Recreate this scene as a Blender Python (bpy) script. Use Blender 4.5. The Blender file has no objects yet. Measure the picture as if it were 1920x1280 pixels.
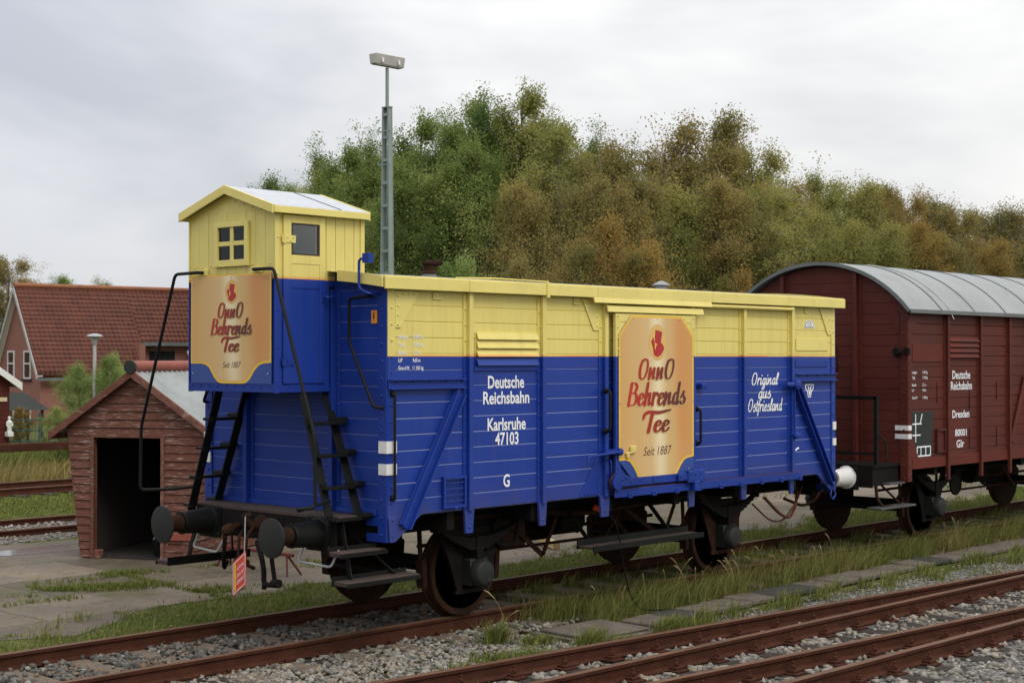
import bpy, bmesh, math, random
import numpy as np
from mathutils import Vector, Matrix
R = math.radians
sc = bpy.context.scene
COL = sc.collection
random.seed(7)

# ------------------------------------------------------------------ camera, world, sun, exposure
cam_d = bpy.data.cameras.new('camera')
cam = bpy.data.objects.new('camera', cam_d); COL.objects.link(cam)
cam_d.sensor_fit = 'HORIZONTAL'; cam_d.sensor_width = 36.0; cam_d.lens = 36.0*2934.9/1920
cam_d.clip_start = 0.1; cam_d.clip_end = 3000
YAW, PITCH = 0.7514, 0.0101
cam.location = (-10.04, -12.4325, 2.7068)
cam.rotation_euler = (math.pi/2 + PITCH, 0, YAW - math.pi/2)
sc.camera = cam
cam_d.dof.use_dof = True; cam_d.dof.focus_distance = 17.0; cam_d.dof.aperture_fstop = 5.0
sc.render.resolution_x, sc.render.resolution_y = 1024, 682
sc.view_settings.view_transform = 'Standard'; sc.view_settings.look = 'None'
sc.view_settings.exposure = 0.0; sc.view_settings.gamma = 1.0
sc.view_settings.use_curve_mapping = False

SUN_EL, SUN_AZ = R(48), R(262)          # azimuth measured from +X towards +Y of the direction TO the sun
world = bpy.data.worlds.new('World'); sc.world = world; world.use_nodes = True
nt = world.node_tree; nt.nodes.clear()
def wn(t, **k):
    n = nt.nodes.new(t)
    for a, b in k.items(): setattr(n, a, b)
    return n
out = wn('ShaderNodeOutputWorld'); bg = wn('ShaderNodeBackground'); bg.inputs['Strength'].default_value = 0.12
sky = wn('ShaderNodeTexSky'); sky.sky_type = 'NISHITA'; sky.sun_disc = False
sky.sun_elevation = SUN_EL; sky.sun_rotation = R(90) - SUN_AZ
tc = wn('ShaderNodeTexCoord'); sep = wn('ShaderNodeSeparateXYZ')
nt.links.new(tc.outputs['Generated'], sep.inputs[0])
def wmath(op, a, b=None, c=None):
    n = wn('ShaderNodeMath', operation=op)
    for i, v in enumerate((a, b, c)):
        if v is None: continue
        if isinstance(v, (int, float)): n.inputs[i].default_value = v
        else: nt.links.new(v, n.inputs[i])
    return n.outputs[0]
el = wmath('MAXIMUM', sep.outputs[2], 0.0)
# overcast sky: zenith brighter than horizon, soft banks of cloud
lum = wmath('MULTIPLY_ADD', el, 9.0, 6.5)
mp = wn('ShaderNodeMapping'); mp.inputs['Scale'].default_value = (1.0, 1.0, 2.1)
nt.links.new(tc.outputs['Generated'], mp.inputs[0])
nz = wn('ShaderNodeTexNoise'); nz.inputs['Scale'].default_value = 2.6; nz.inputs['Detail'].default_value = 5; nz.inputs['Roughness'].default_value = 0.55; nz.inputs['Distortion'].default_value = 0.3
nt.links.new(mp.outputs[0], nz.inputs['Vector'])
cr = wn('ShaderNodeValToRGB')
cr.color_ramp.elements[0].position = 0.36; cr.color_ramp.elements[0].color = (0.755, 0.775, 0.82, 1)
cr.color_ramp.elements[1].position = 0.60; cr.color_ramp.elements[1].color = (1.10, 1.10, 1.095, 1)
nt.links.new(nz.outputs[0], cr.inputs[0])
# the left part of the sky is a heavier, bluer bank
lat = wmath('MULTIPLY_ADD', sep.outputs[0], -0.62, wmath('MULTIPLY', sep.outputs[1], 0.78))
cr2 = wn('ShaderNodeValToRGB'); cr2.color_ramp.interpolation = 'EASE'
cr2.color_ramp.elements[0].position = 0.02; cr2.color_ramp.elements[0].color = (1.05, 1.04, 1.02, 1)
cr2.color_ramp.elements[1].position = 0.42; cr2.color_ramp.elements[1].color = (0.785, 0.80, 0.85, 1)
nt.links.new(lat, cr2.inputs[0])
m1 = wn('ShaderNodeMix', data_type='RGBA', blend_type='MULTIPLY'); m1.inputs[0].default_value = 1
nt.links.new(cr.outputs[0], m1.inputs[6]); nt.links.new(cr2.outputs[0], m1.inputs[7])
vm = wn('ShaderNodeVectorMath', operation='SCALE')
nt.links.new(m1.outputs[2], vm.inputs[0]); nt.links.new(lum, vm.inputs['Scale'])
mx = wn('ShaderNodeMix', data_type='RGBA'); mx.inputs[0].default_value = 0.96
nt.links.new(sky.outputs[0], mx.inputs[6]); nt.links.new(vm.outputs[0], mx.inputs[7])
nt.links.new(mx.outputs[2], bg.inputs['Color']); nt.links.new(bg.outputs[0], out.inputs[0])

sun_d = bpy.data.lights.new('sun', 'SUN'); sun_d.energy = 1.2; sun_d.angle = R(25); sun_d.color = (1.0, 0.96, 0.9)
sun = bpy.data.objects.new('sun', sun_d); COL.objects.link(sun)
dirv = Vector((math.cos(SUN_EL)*math.cos(SUN_AZ), math.cos(SUN_EL)*math.sin(SUN_AZ), math.sin(SUN_EL)))
sun.rotation_euler = dirv.to_track_quat('Z', 'Y').to_euler()

# ------------------------------------------------------------------ materials
def lin(r, g, b): return tuple(((c/255+.055)/1.055)**2.4 if c > 10 else c/255/12.92 for c in (r, g, b))
class NM:
    def __init__(s, name):
        s.m = bpy.data.materials.new(name); s.m.use_nodes = True; s.t = s.m.node_tree
        s.b = s.t.nodes['Principled BSDF']; s.out = s.t.nodes['Material Output']
    def n(s, typ, **k):
        x = s.t.nodes.new(typ)
        for a, b in k.items(): setattr(x, a, b)
        return x
    def l(s, a, b): s.t.links.new(a, b)
    def coord(s, kind='Object', scale=(1, 1, 1)):
        t = s.n('ShaderNodeTexCoord'); m = s.n('ShaderNodeMapping'); m.inputs['Scale'].default_value = scale
        s.l(t.outputs[kind], m.inputs[0]); return m.outputs[0]
    def noise(s, vec, scale, detail=4, rough=.55):
        x = s.n('ShaderNodeTexNoise'); x.inputs['Scale'].default_value = scale; x.inputs['Detail'].default_value = detail
        x.inputs['Roughness'].default_value = rough; s.l(vec, x.inputs['Vector']); return x.outputs[0]
    def ramp(s, fac, stops, interp='LINEAR'):
        x = s.n('ShaderNodeValToRGB'); e = x.color_ramp.elements; x.color_ramp.interpolation = interp
        while len(e) < len(stops): e.new(0.5)
        for i, (p, c) in enumerate(stops):
            e[i].position = p; e[i].color = (c, c, c, 1) if isinstance(c, (int, float)) else (*c, 1)
        s.l(fac, x.inputs[0]); return x.outputs[0]
    def mix(s, fac, a, b, mode='MIX'):
        x = s.n('ShaderNodeMix', data_type='RGBA', blend_type=mode)
        for i, v in ((0, fac), (6, a), (7, b)):
            if isinstance(v, (int, float)): x.inputs[i].default_value = v
            elif isinstance(v, tuple): x.inputs[i].default_value = (*v, 1)
            else: s.l(v, x.inputs[i])
        return x.outputs[2]
    def math(s, op, a, b=0.0, c=0.0):
        x = s.n('ShaderNodeMath', operation=op)
        for i, v in enumerate((a, b, c)):
            if isinstance(v, (int, float)): x.inputs[i].default_value = v
            else: s.l(v, x.inputs[i])
        return x.outputs[0]
    def sepz(s, vec):
        x = s.n('ShaderNodeSeparateXYZ'); s.l(vec, x.inputs[0]); return x.outputs
    def col(s, v):
        if isinstance(v, tuple): s.b.inputs['Base Color'].default_value = (*v, 1)
        else: s.l(v, s.b.inputs['Base Color'])
    def rough(s, v):
        if isinstance(v, (int, float)): s.b.inputs['Roughness'].default_value = v
        else: s.l(v, s.b.inputs['Roughness'])
    def bump(s, h, strength=.3, dist=.01):
        x = s.n('ShaderNodeBump'); x.inputs['Strength'].default_value = strength; x.inputs['Distance'].default_value = dist
        s.l(h, x.inputs['Height']); s.l(x.outputs[0], s.b.inputs['Normal'])
    def spec(s, v): s.b.inputs['Specular IOR Level'].default_value = v

def paint(name, c, rough=.42, var=.12, dirt=None, dirt_amt=.25, scale=1.6, stretch=(1, 1, 1), spec=.5, bump=.12):
    k = NM(name); v = k.coord('Object', stretch)
    n1 = k.noise(v, scale, 6, .6); n2 = k.noise(v, 38, 3, .6)
    c0 = tuple(x*(1-var) for x in c); c1 = tuple(min(1, x*(1+var)) for x in c)
    base = k.ramp(n1, [(.3, c0), (.7, c1)])
    if dirt:
        f = k.math('MULTIPLY', k.ramp(k.noise(v, scale*2.7, 8, .72), [(.52, 0.0), (.72, 1.0)]), dirt_amt)
        base = k.mix(f, base, dirt)
    k.col(base); k.rough(k.ramp(n1, [(.2, max(.05, rough-.1)), (.8, min(1, rough+.14))])); k.spec(spec)
    k.bump(n2, bump, .004); return k.m
BLUE = (0.009, 0.037, 0.258); YEL = (0.74, 0.625, 0.185); ORG = (0.75, 0.20, 0.03)
def split_paint(name, z):
    k = NM(name); v = k.coord('Object'); sx, sy, sz = k.sepz(v)
    wob = k.noise(k.coord('Object', (1, 1, .2)), 1.1, 3)
    zz = k.math('MULTIPLY_ADD', k.math('SUBTRACT', wob, .5), .006, sz)
    n1 = k.noise(v, 1.4, 7, .62)
    yel = k.mix(n1, tuple(x*.92 for x in YEL), tuple(min(1, x*1.06) for x in YEL))
    grime = k.ramp(k.noise(k.coord('Object', (3, 3, .5)), 2.2, 8, .7), [(.5, 0.0), (.78, .28)])
    yel = k.mix(grime, yel, (.38, .27, .06))
    blu = k.mix(n1, tuple(x*.76 for x in BLUE), tuple(x*1.26 for x in BLUE))
    scuff = k.ramp(k.noise(k.coord('Object', (1.5, 1.5, 14)), 5, 6, .7), [(.62, 0.0), (.8, .16)])
    blu = k.mix(scuff, blu, (.10, .13, .42))
    streak = k.ramp(k.noise(k.coord('Object', (7, 7, .35)), 2.4, 7, .68), [(.48, 0.0), (.74, .46)])
    blu = k.mix(streak, blu, (.040, .055, .20)); yel = k.mix(k.math('MULTIPLY', streak, .55), yel, (.42, .33, .12))
    dust = k.math('MULTIPLY', k.ramp(sz, [(.0, 1.0), (.31, 0.0)]) if False else k.ramp(k.math('SUBTRACT', sz, 1.15), [(0.0, .55), (.35, 0.0)]), k.ramp(k.noise(v, 3.5, 7, .7), [(.35, .1), (.7, 1.0)]))
    blu = k.mix(dust, blu, (.075, .070, .11))
    over = k.math('MULTIPLY', k.ramp(k.math('SUBTRACT', zz, z), [(0.0, 1.0), (.03, 0.0)]),
                  k.ramp(k.noise(k.coord('Object', (1, 1, 0)), .9, 2), [(.35, .2), (.6, .95)]))
    yel = k.mix(over, yel, ORG)
    f = k.math('GREATER_THAN', zz, z)
    k.col(k.mix(f, blu, yel)); k.rough(k.ramp(n1, [(.25, .30), (.75, .50)])); k.spec(.34)
    k.bump(k.noise(v, 45, 3), .14, .004); return k.m
M = {}
def joint_mat():
    k = NM('board_joint'); z = k.sepz(k.coord('Object'))[2]
    k.col(k.mix(k.math('GREATER_THAN', z, 2.715), (.21, .25, .44), (.58, .47, .125))); k.rough(.8); k.spec(.2); return k.m
M['joint'] = joint_mat(); M['joint_blue'] = paint('blue_board_joint', (.10, .13, .34), .7, .3)
def joints(o, mat='joint'):
    o.data.materials.append(M[mat])
    for p in o.data.polygons:
        if p.area > 4 and len(p.vertices) == 4: p.material_index = 1
M['side'] = split_paint('wagon_side_paint', 2.715)
M['cab'] = split_paint('cabin_paint', 3.455)
M['blue'] = paint('blue_paint', tuple(c*.92 for c in BLUE), .45, .16, (.02, .04, .22), .25, spec=.3)
M['bluedk'] = paint('panel_blue', (0.022, 0.060, 0.26), .35, .06)
M['yellow'] = paint('yellow_paint', YEL, .42, .06, (.38, .27, .06), .22, 1.5)
M['black'] = paint('black_paint', (.0055, .006, .0055), .55, .3, (.025, .018, .011), .25, spec=.2)
M['steel_dark'] = paint('dirty_black_steel', (.0075, .0062, .0055), .8, .35, (.020, .010, .005), .5, 3, spec=.15)
M['rust_wheel'] = paint('rusty_wheel', (.026, .0115, .0062), .85, .4, (.085, .030, .010), .65, 4, spec=.15)
M['buffer'] = paint('worn_buffer_face', (.017, .018, .016), .6, .2, (.035, .026, .017), .3, 4, spec=.3)
M['rust'] = paint('rust', (.085, .030, .015), .85, .3, (.035, .014, .009), .7, 5, spec=.25, bump=.4)
M['rail'] = paint('rail_rust', (.060, .0225, .0135), .8, .3, (.026, .011, .007), .6, 4, spec=.08, bump=.35)
M['rail_top'] = paint('rail_head', (.120, .062, .037), .6, .25, (.065, .028, .016), .65, 6, (.2, 1, 1), spec=.2)
M['white'] = paint('white_paint', (.72, .71, .68), .5, .05, (.4, .36, .3), .2)
M['letter'] = paint('white_lettering', (.78, .79, .80), .5, .03)
M['redwag'] = paint('oxide_red_paint', (.086, .0165, .0105), .6, .28, (.11, .038, .027), .4, 1.2, spec=.25)
M['redwag_lt'] = paint('oxide_red_sill', (.105, .021, .013), .6, .2, spec=.2)
M['gfelt'] = paint('grey_roof_sheet', (.265, .278, .278), .65, .12, (.16, .16, .145), .55, 1.1)
M['seam'] = paint('grey_roof_seam', (.13, .145, .14), .6, .2)
M['felt'] = paint('weathered_roof_felt', (.20, .20, .20), .85, .2, (.08, .08, .07), .5, 3)
M['cabroof'] = paint('pale_roof_sheet', (.46, .48, .51), .55, .06, (.20, .20, .19), .5, 5)
M['wood_dark'] = paint('weathered_tread', (.050, .032, .025), .85, .35, (.03, .022, .018), .5, 3, (1, 6, 1))
M['goldline'] = paint('panel_border_gold', (.78, .47, .045), .35, .06)
M['paleline'] = paint('letter_outline', (.62, .40, .16), .4, .05)
M['chalk'] = paint('black_board', (.012, .016, .013), .7, .3)
M['orange'] = paint('orange_label', (.72, .26, .02), .5, .05)
M['redtag'] = paint('red_tag', (.62, .06, .03), .4, .06)
M['galv'] = paint('galvanised_green_mast', (.215, .262, .238), .55, .12, (.25, .28, .27), .3, 3)
M['lampbox'] = paint('lamp_housing', (.42, .41, .38), .5, .1, (.25, .22, .18), .3, 4)
M['greymetal'] = paint('grey_metal', (.35, .36, .36), .45, .12, (.2, .2, .19), .3)
M['conc'] = paint('concrete_slab', (.125, .104, .084), .9, .3, (.045, .043, .025), .6, 5, spec=.25, bump=.5)
M['conc_dk'] = paint('dark_concrete_slab', (.050, .046, .042), .9, .2, (.06, .065, .05), .5, 5, spec=.25, bump=.5)
M['timber'] = paint('fresh_timber', (.52, .38, .17), .7, .12, (.3, .2, .1), .3, 4)
M['redframe'] = paint('red_frame', (.12, .020, .014), .75, .3)
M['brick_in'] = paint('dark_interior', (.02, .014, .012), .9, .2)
M['tag_yel'] = paint('tag_yellow', (.8, .42, .03), .4, .05)
M['green'] = paint('green_paint', (.02, .11, .05), .55, .15)
M['fence_green'] = paint('fence_green', (.012, .075, .06), .6, .2)
M['step_grey'] = paint('worn_step_grey', (.055, .055, .052), .6, .25)
M['plug'] = paint('red_plastic', (.55, .06, .02), .4, .1)

def glass():
    k = NM('window_glass'); k.col((.02, .022, .025)); k.rough(.04); k.spec(.9)
    k.b.inputs['Metallic'].default_value = 0.0; return k.m
M['glass'] = glass()
def clear_glass():
    k = NM('clear_glass'); k.t.nodes.remove(k.b)
    tr = k.n('ShaderNodeBsdfTransparent'); tr.inputs[0].default_value = (.80, .84, .83, 1); gl = k.n('ShaderNodeBsdfGlossy'); gl.inputs['Roughness'].default_value = .03
    fr = k.n('ShaderNodeFresnel'); fr.inputs[0].default_value = 1.5; ms = k.n('ShaderNodeMixShader')
    k.l(fr.outputs[0], ms.inputs[0]); k.l(tr.outputs[0], ms.inputs[1]); k.l(gl.outputs[0], ms.inputs[2]); k.l(ms.outputs[0], k.out.inputs[0]); return k.m
M['pane'] = clear_glass()

def gold_panel():
    k = NM('printed_gold'); t = k.n('ShaderNodeTexCoord'); s = k.sepz(t.outputs['UV'])
    u, v = s[0], s[1]
    a, b, c = (.60, .27, .085), (.62, .385, .15), (.78, .66, .42)
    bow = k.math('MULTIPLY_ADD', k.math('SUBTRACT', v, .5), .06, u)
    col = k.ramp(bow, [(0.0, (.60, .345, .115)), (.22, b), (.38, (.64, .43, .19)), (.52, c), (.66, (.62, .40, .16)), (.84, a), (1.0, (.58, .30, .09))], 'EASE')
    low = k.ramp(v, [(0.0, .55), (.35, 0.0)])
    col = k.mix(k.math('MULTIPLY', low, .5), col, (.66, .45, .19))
    k.col(col); k.rough(.34); k.spec(.45); return k.m
M['gold'] = gold_panel()
def red_letter():
    k = NM('printed_red_letters'); t = k.n('ShaderNodeTexCoord'); s = k.sepz(t.outputs['UV'])
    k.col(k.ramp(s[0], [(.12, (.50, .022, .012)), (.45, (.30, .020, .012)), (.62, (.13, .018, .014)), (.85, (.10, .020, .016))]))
    k.rough(.35); return k.m
M['redletter'] = red_letter()
M['emblem_red'] = paint('emblem_red', (.40, .016, .018), .35, .05)
M['emblem_gold'] = paint('emblem_gold', (.68, .43, .11), .35, .05)
M['maroon'] = paint('maroon_print', (.085, .020, .014), .35, .05)

def shed_boards():
    k = NM('peeling_red_brown_boards'); v = k.coord('Object')
    g = k.noise(k.coord('Object', (1.2, 1.2, 16)), 3, 8, .7); n1 = k.noise(v, 1.5, 5)
    base = k.mix(n1, (.100, .038, .025), (.160, .063, .043))
    st = k.noise(k.coord('Object', (2.2, 2.2, 30)), 2.1, 9, .75)
    patch = k.noise(v, 1.1, 3)
    f = k.ramp(k.math('MULTIPLY_ADD', patch, .25, st), [(.690, 0.0), (.74, .75)])
    base = k.mix(f, base, (.46, .38, .33)); k.col(base); k.rough(.8); k.spec(.25); k.bump(g, .5, .006); return k.m
M['shed'] = shed_boards()
def peel_wood():
    k = NM('bare_peeling_wood'); v = k.coord('Object', (2, 2, 2)); n = k.noise(v, 4, 9, .75)
    k.col(k.ramp(n, [(.40, (.13, .05, .036)), (.56, (.20, .085, .06)), (.66, (.42, .33, .24))])); k.rough(.85); k.bump(n, .4, .01); return k.m
M['peel'] = peel_wood()
def roof_tiles(name, c0, c1):
    k = NM(name); t = k.n('ShaderNodeTexCoord'); s = k.sepz(t.outputs['UV']); u, v = s[0], s[1]
    row = k.math('FRACT', v); colm = k.math('FRACT', u)
    ids = k.n('ShaderNodeCombineXYZ'); k.l(k.math('FLOOR', u), ids.inputs[0]); k.l(k.math('FLOOR', v), ids.inputs[1])
    wn_ = k.n('ShaderNodeTexWhiteNoise'); k.l(ids.outputs[0], wn_.inputs[0])
    base = k.mix(wn_.outputs[0], c0, c1)
    big = k.noise(k.coord('Object'), .5, 5, .6)
    base = k.mix(k.ramp(big, [(.5, 0.0), (.72, .6)]), base, tuple(x*.55 for x in c0))
    k.col(base); k.rough(.6); k.spec(.35)
    wave = k.math('SINE', k.math('MULTIPLY', colm, 6.283))
    h = k.math('ADD', k.math('MULTIPLY', k.math('SUBTRACT', 1.0, row), .8), k.math('MULTIPLY', wave, .25))
    k.bump(h, 1.0, .06); return k.m
M['tiles'] = roof_tiles('red_roof_tiles', (.090, .027, .016), (.125, .036, .020))
M['tiles2'] = roof_tiles('weathered_red_tiles', (.10, .03, .017), (.13, .04, .022))
def brick():
    k = NM('red_brick'); v = k.coord('Object')
    mp_ = k.n('ShaderNodeCombineXYZ'); s = k.sepz(v)
    k.l(k.math('ADD', s[0], s[1]), mp_.inputs[0]); k.l(s[2], mp_.inputs[1])
    b = k.n('ShaderNodeTexBrick'); k.l(mp_.outputs[0], b.inputs['Vector'])
    b.inputs['Color1'].default_value = (.30, .125, .095, 1); b.inputs['Color2'].default_value = (.25, .10, .075, 1); b.inputs['Mortar'].default_value = (.30, .19, .155, 1)
    b.inputs['Scale'].default_value = 1; b.inputs['Brick Width'].default_value = .24; b.inputs['Row Height'].default_value = .08; b.inputs['Mortar Size'].default_value = .008
    k.col(k.mix(k.noise(v, .6, 5), b.outputs[0], (.14, .05, .04))) if False else k.col(b.outputs[0]); k.rough(.85); k.spec(.2); return k.m
M['brick'] = brick()
def corrugated():
    k = NM('pale_corrugated_sheet'); v = k.coord('Object'); n = k.noise(v, 2, 6, .65)
    k.col(k.ramp(n, [(.3, (.20, .215, .21)), (.6, (.29, .31, .305)), (.8, (.17, .175, .155))])); k.rough(.55); return k.m
M['corr'] = corrugated()

def ground_mat():
    k = NM('grassy_soil'); v = k.coord('Object')
    n = k.noise(v, .35, 6, .6); n2 = k.noise(v, 6, 8, .7); n3 = k.noise(v, 1.6, 6)
    g = k.mix(n2, (.030, .050, .010), (.085, .105, .024)); g = k.mix(k.ramp(n, [(.4, 0.0), (.65, 1.0)]), g, (.12, .115, .038))
    k.col(k.mix(k.ramp(n3, [(.50, 0.0), (.66, .85)]), g, (.085, .066, .040))); k.rough(.95); k.spec(.1); k.bump(n2, .6, .05); return k.m
M['ground'] = ground_mat()
def ballast_mat():
    k = NM('gravel_bed'); v = k.coord('Object')
    vo = k.n('ShaderNodeTexVoronoi'); vo.inputs['Scale'].default_value = 26; k.l(v, vo.inputs['Vector'])
    c = k.ramp(k.sepz(vo.outputs['Color'])[0], [(0.0, (.045, .04, .036)), (.5, (.13, .12, .11)), (1.0, (.26, .245, .225))])
    k.col(k.mix(k.ramp(k.noise(v, .8, 5), [(.45, .0), (.7, .75)]), c, (.055, .05, .034))); k.rough(.9); k.spec(.2)
    k.bump(k.math('SUBTRACT', 1.0, vo.outputs['Distance']), 1.0, .03); return k.m
M['ballast'] = ballast_mat()
M['shaded_ballast'] = paint('shaded_track_bed', (.040, .034, .027), .95, .5, (.014, .012, .010), .6, 7, spec=.1, bump=.9)  # track bed, its colour darkened to stand in for shade under the wagons
def stone_mat(name, stops):
    k = NM(name); a = k.n('ShaderNodeAttribute'); a.attribute_name = 'tint'
    c = k.ramp(a.outputs['Fac'], stops); n = k.noise(k.coord('Object'), 60, 3)
    k.col(k.mix(n, c, k.mix(.5, c, (.02, .02, .018)))); k.rough(.85); k.spec(.25); return k.m
M['stone_lt'] = stone_mat('pale_ballast_stone', [(0, (.12, .11, .095)), (.35, (.25, .228, .19)), (.7, (.36, .335, .29)), (.93, (.30, .225, .15)), (1, (.47, .46, .43))])
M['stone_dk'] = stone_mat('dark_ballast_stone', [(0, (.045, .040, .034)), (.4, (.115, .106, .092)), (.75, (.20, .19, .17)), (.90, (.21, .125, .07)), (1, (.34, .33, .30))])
def pave_mat():
    k = NM('old_concrete'); v = k.coord('Object')
    n = k.noise(v, .9, 7, .62); n2 = k.noise(v, 14, 5, .7); n3 = k.noise(v, .35, 4)
    c = k.ramp(n, [(.26, (.095, .079, .062)), (.48, (.160, .136, .109)), (.74, (.240, .206, .168))])
    c = k.mix(k.ramp(n2, [(.45, 0.0), (.75, .5)]), c, (.05, .042, .03)); c = k.mix(k.ramp(k.noise(v, 2.6, 9, .75), [(.56, 0.0), (.66, .75)]), c, (.045, .038, .027)); c = k.mix(k.ramp(k.noise(v, 5.5, 6, .7), [(.60, 0.0), (.70, .6)]), c, (.27, .24, .19))
    moss = k.ramp(k.noise(v, 1.4, 8, .7), [(.50, 0.0), (.64, .85)])
    c = k.mix(k.math('MULTIPLY', moss, k.ramp(n3, [(.42, 0.0), (.6, 1.0)])), c, (.085, .085, .022))
    br = k.n('ShaderNodeTexBrick'); br.offset = .37; br.inputs['Scale'].default_value = 1; br.inputs['Brick Width'].default_value = 2.7; br.inputs['Row Height'].default_value = 1.45
    br.inputs['Mortar Size'].default_value = .018; br.inputs['Mortar Smooth'].default_value = .6
    br.inputs['Color1'].default_value = (.62, .58, .50, 1); br.inputs['Color2'].default_value = (1.08, 1.0, .90, 1); br.inputs['Mortar'].default_value = (.30, .32, .18, 1)
    wv = k.n('ShaderNodeVectorMath', operation='ADD'); k.l(k.coord('Object', (1, 1, 0)), wv.inputs[0])
    nzc = k.n('ShaderNodeTexNoise'); nzc.inputs['Scale'].default_value = 2.5; k.l(v, nzc.inputs['Vector'])
    sc_ = k.n('ShaderNodeVectorMath', operation='SCALE'); sc_.inputs['Scale'].default_value = .10; k.l(nzc.outputs['Color'], sc_.inputs[0]); k.l(sc_.outputs[0], wv.inputs[1])
    k.l(wv.outputs[0], br.inputs['Vector']); c = k.mix(1.0, c, br.outputs['Color'], 'MULTIPLY')
    k.col(c); k.rough(k.ramp(n, [(.3, .55), (.7, .95)])); k.spec(.3); k.bump(n2, .35, .01); return k.m
M['pave'] = pave_mat()
def water():
    k = NM('puddle_water'); k.col((.10, .10, .095)); k.rough(.06); k.spec(.6); return k.m
M['water'] = water()
def leafmat(name, stops, rnd=.12, trans=.35):
    k = NM(name); a = k.n('ShaderNodeAttribute'); a.attribute_name = 'tint'
    oi = k.n('ShaderNodeObjectInfo')
    f = k.math('ADD', a.outputs['Fac'], k.math('MULTIPLY', k.math('SUBTRACT', oi.outputs['Random'], .5), rnd))
    c = k.ramp(f, stops)
    k.t.nodes.remove(k.b)
    d = k.n('ShaderNodeBsdfDiffuse'); tr = k.n('ShaderNodeBsdfTranslucent'); ms = k.n('ShaderNodeMixShader'); ms.inputs[0].default_value = trans
    k.l(c, d.inputs[0]); k.l(c, tr.inputs[0]); k.l(d.outputs[0], ms.inputs[1]); k.l(tr.outputs[0], ms.inputs[2]); k.l(ms.outputs[0], k.out.inputs[0]); return k.m
M['leaf_green'] = leafmat('green_leaves', [(0, (0.102, 0.153, 0.041)), (.4, (0.192, 0.254, 0.070)), (.8, (0.311, 0.362, 0.113)), (1, (0.418, 0.429, 0.147))], .16, .45)
M['leaf_dgreen'] = leafmat('dark_green_leaves', [(0, (0.073, 0.124, 0.038)), (.5, (0.147, 0.215, 0.062)), (1, (0.271, 0.328, 0.102))], .16, .45)
M['leaf_olive'] = leafmat('yellowing_leaves', [(0, (0.141, 0.164, 0.047)), (.45, (0.266, 0.277, 0.085)), (.8, (0.373, 0.350, 0.113)), (1, (0.486, 0.407, 0.136))], .16, .45)
M['leaf_brown'] = leafmat('brown_autumn_leaves', [(0, (0.136, 0.141, 0.047)), (.4, (0.237, 0.220, 0.077)), (.75, (0.328, 0.266, 0.096)), (1, (0.418, 0.288, 0.102))], .2, .45)
M['leaf_orange'] = leafmat('orange_autumn_leaves', [(0, (.165, .155, .050)), (.4, (.260, .215, .068)), (.75, (.350, .245, .075)), (1, (.44, .27, .08))], .16, .45)
M['leaf_lime'] = leafmat('fresh_green_leaves', [(0, (0.124, 0.192, 0.051)), (.5, (0.237, 0.322, 0.096)), (1, (0.373, 0.441, 0.158))], .1, .45)
M['bark'] = paint('bark', (.060, .052, .042), .95, .3, (.03, .03, .022), .5, 5, spec=.1)
M['bark_birch'] = paint('pale_bark', (.22, .20, .17), .9, .3, (.06, .05, .04), .6, 5, spec=.1)
M['grass'] = leafmat('grass_blades', [(0, (.085, .105, .024)), (.5, (.170, .190, .052)), (.80, (.27, .26, .090)), (1, (.43, .35, .17))], 0, .3)
M['grass_short'] = leafmat('short_grass', [(0, (.085, .110, .024)), (.55, (.155, .180, .046)), (1, (.29, .26, .09))], 0, .3)
M['straw'] = leafmat('dry_grass', [(0, (.13, .115, .035)), (.5, (.25, .20, .075)), (1, (.38, .28, .13))], 0, .3)

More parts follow.
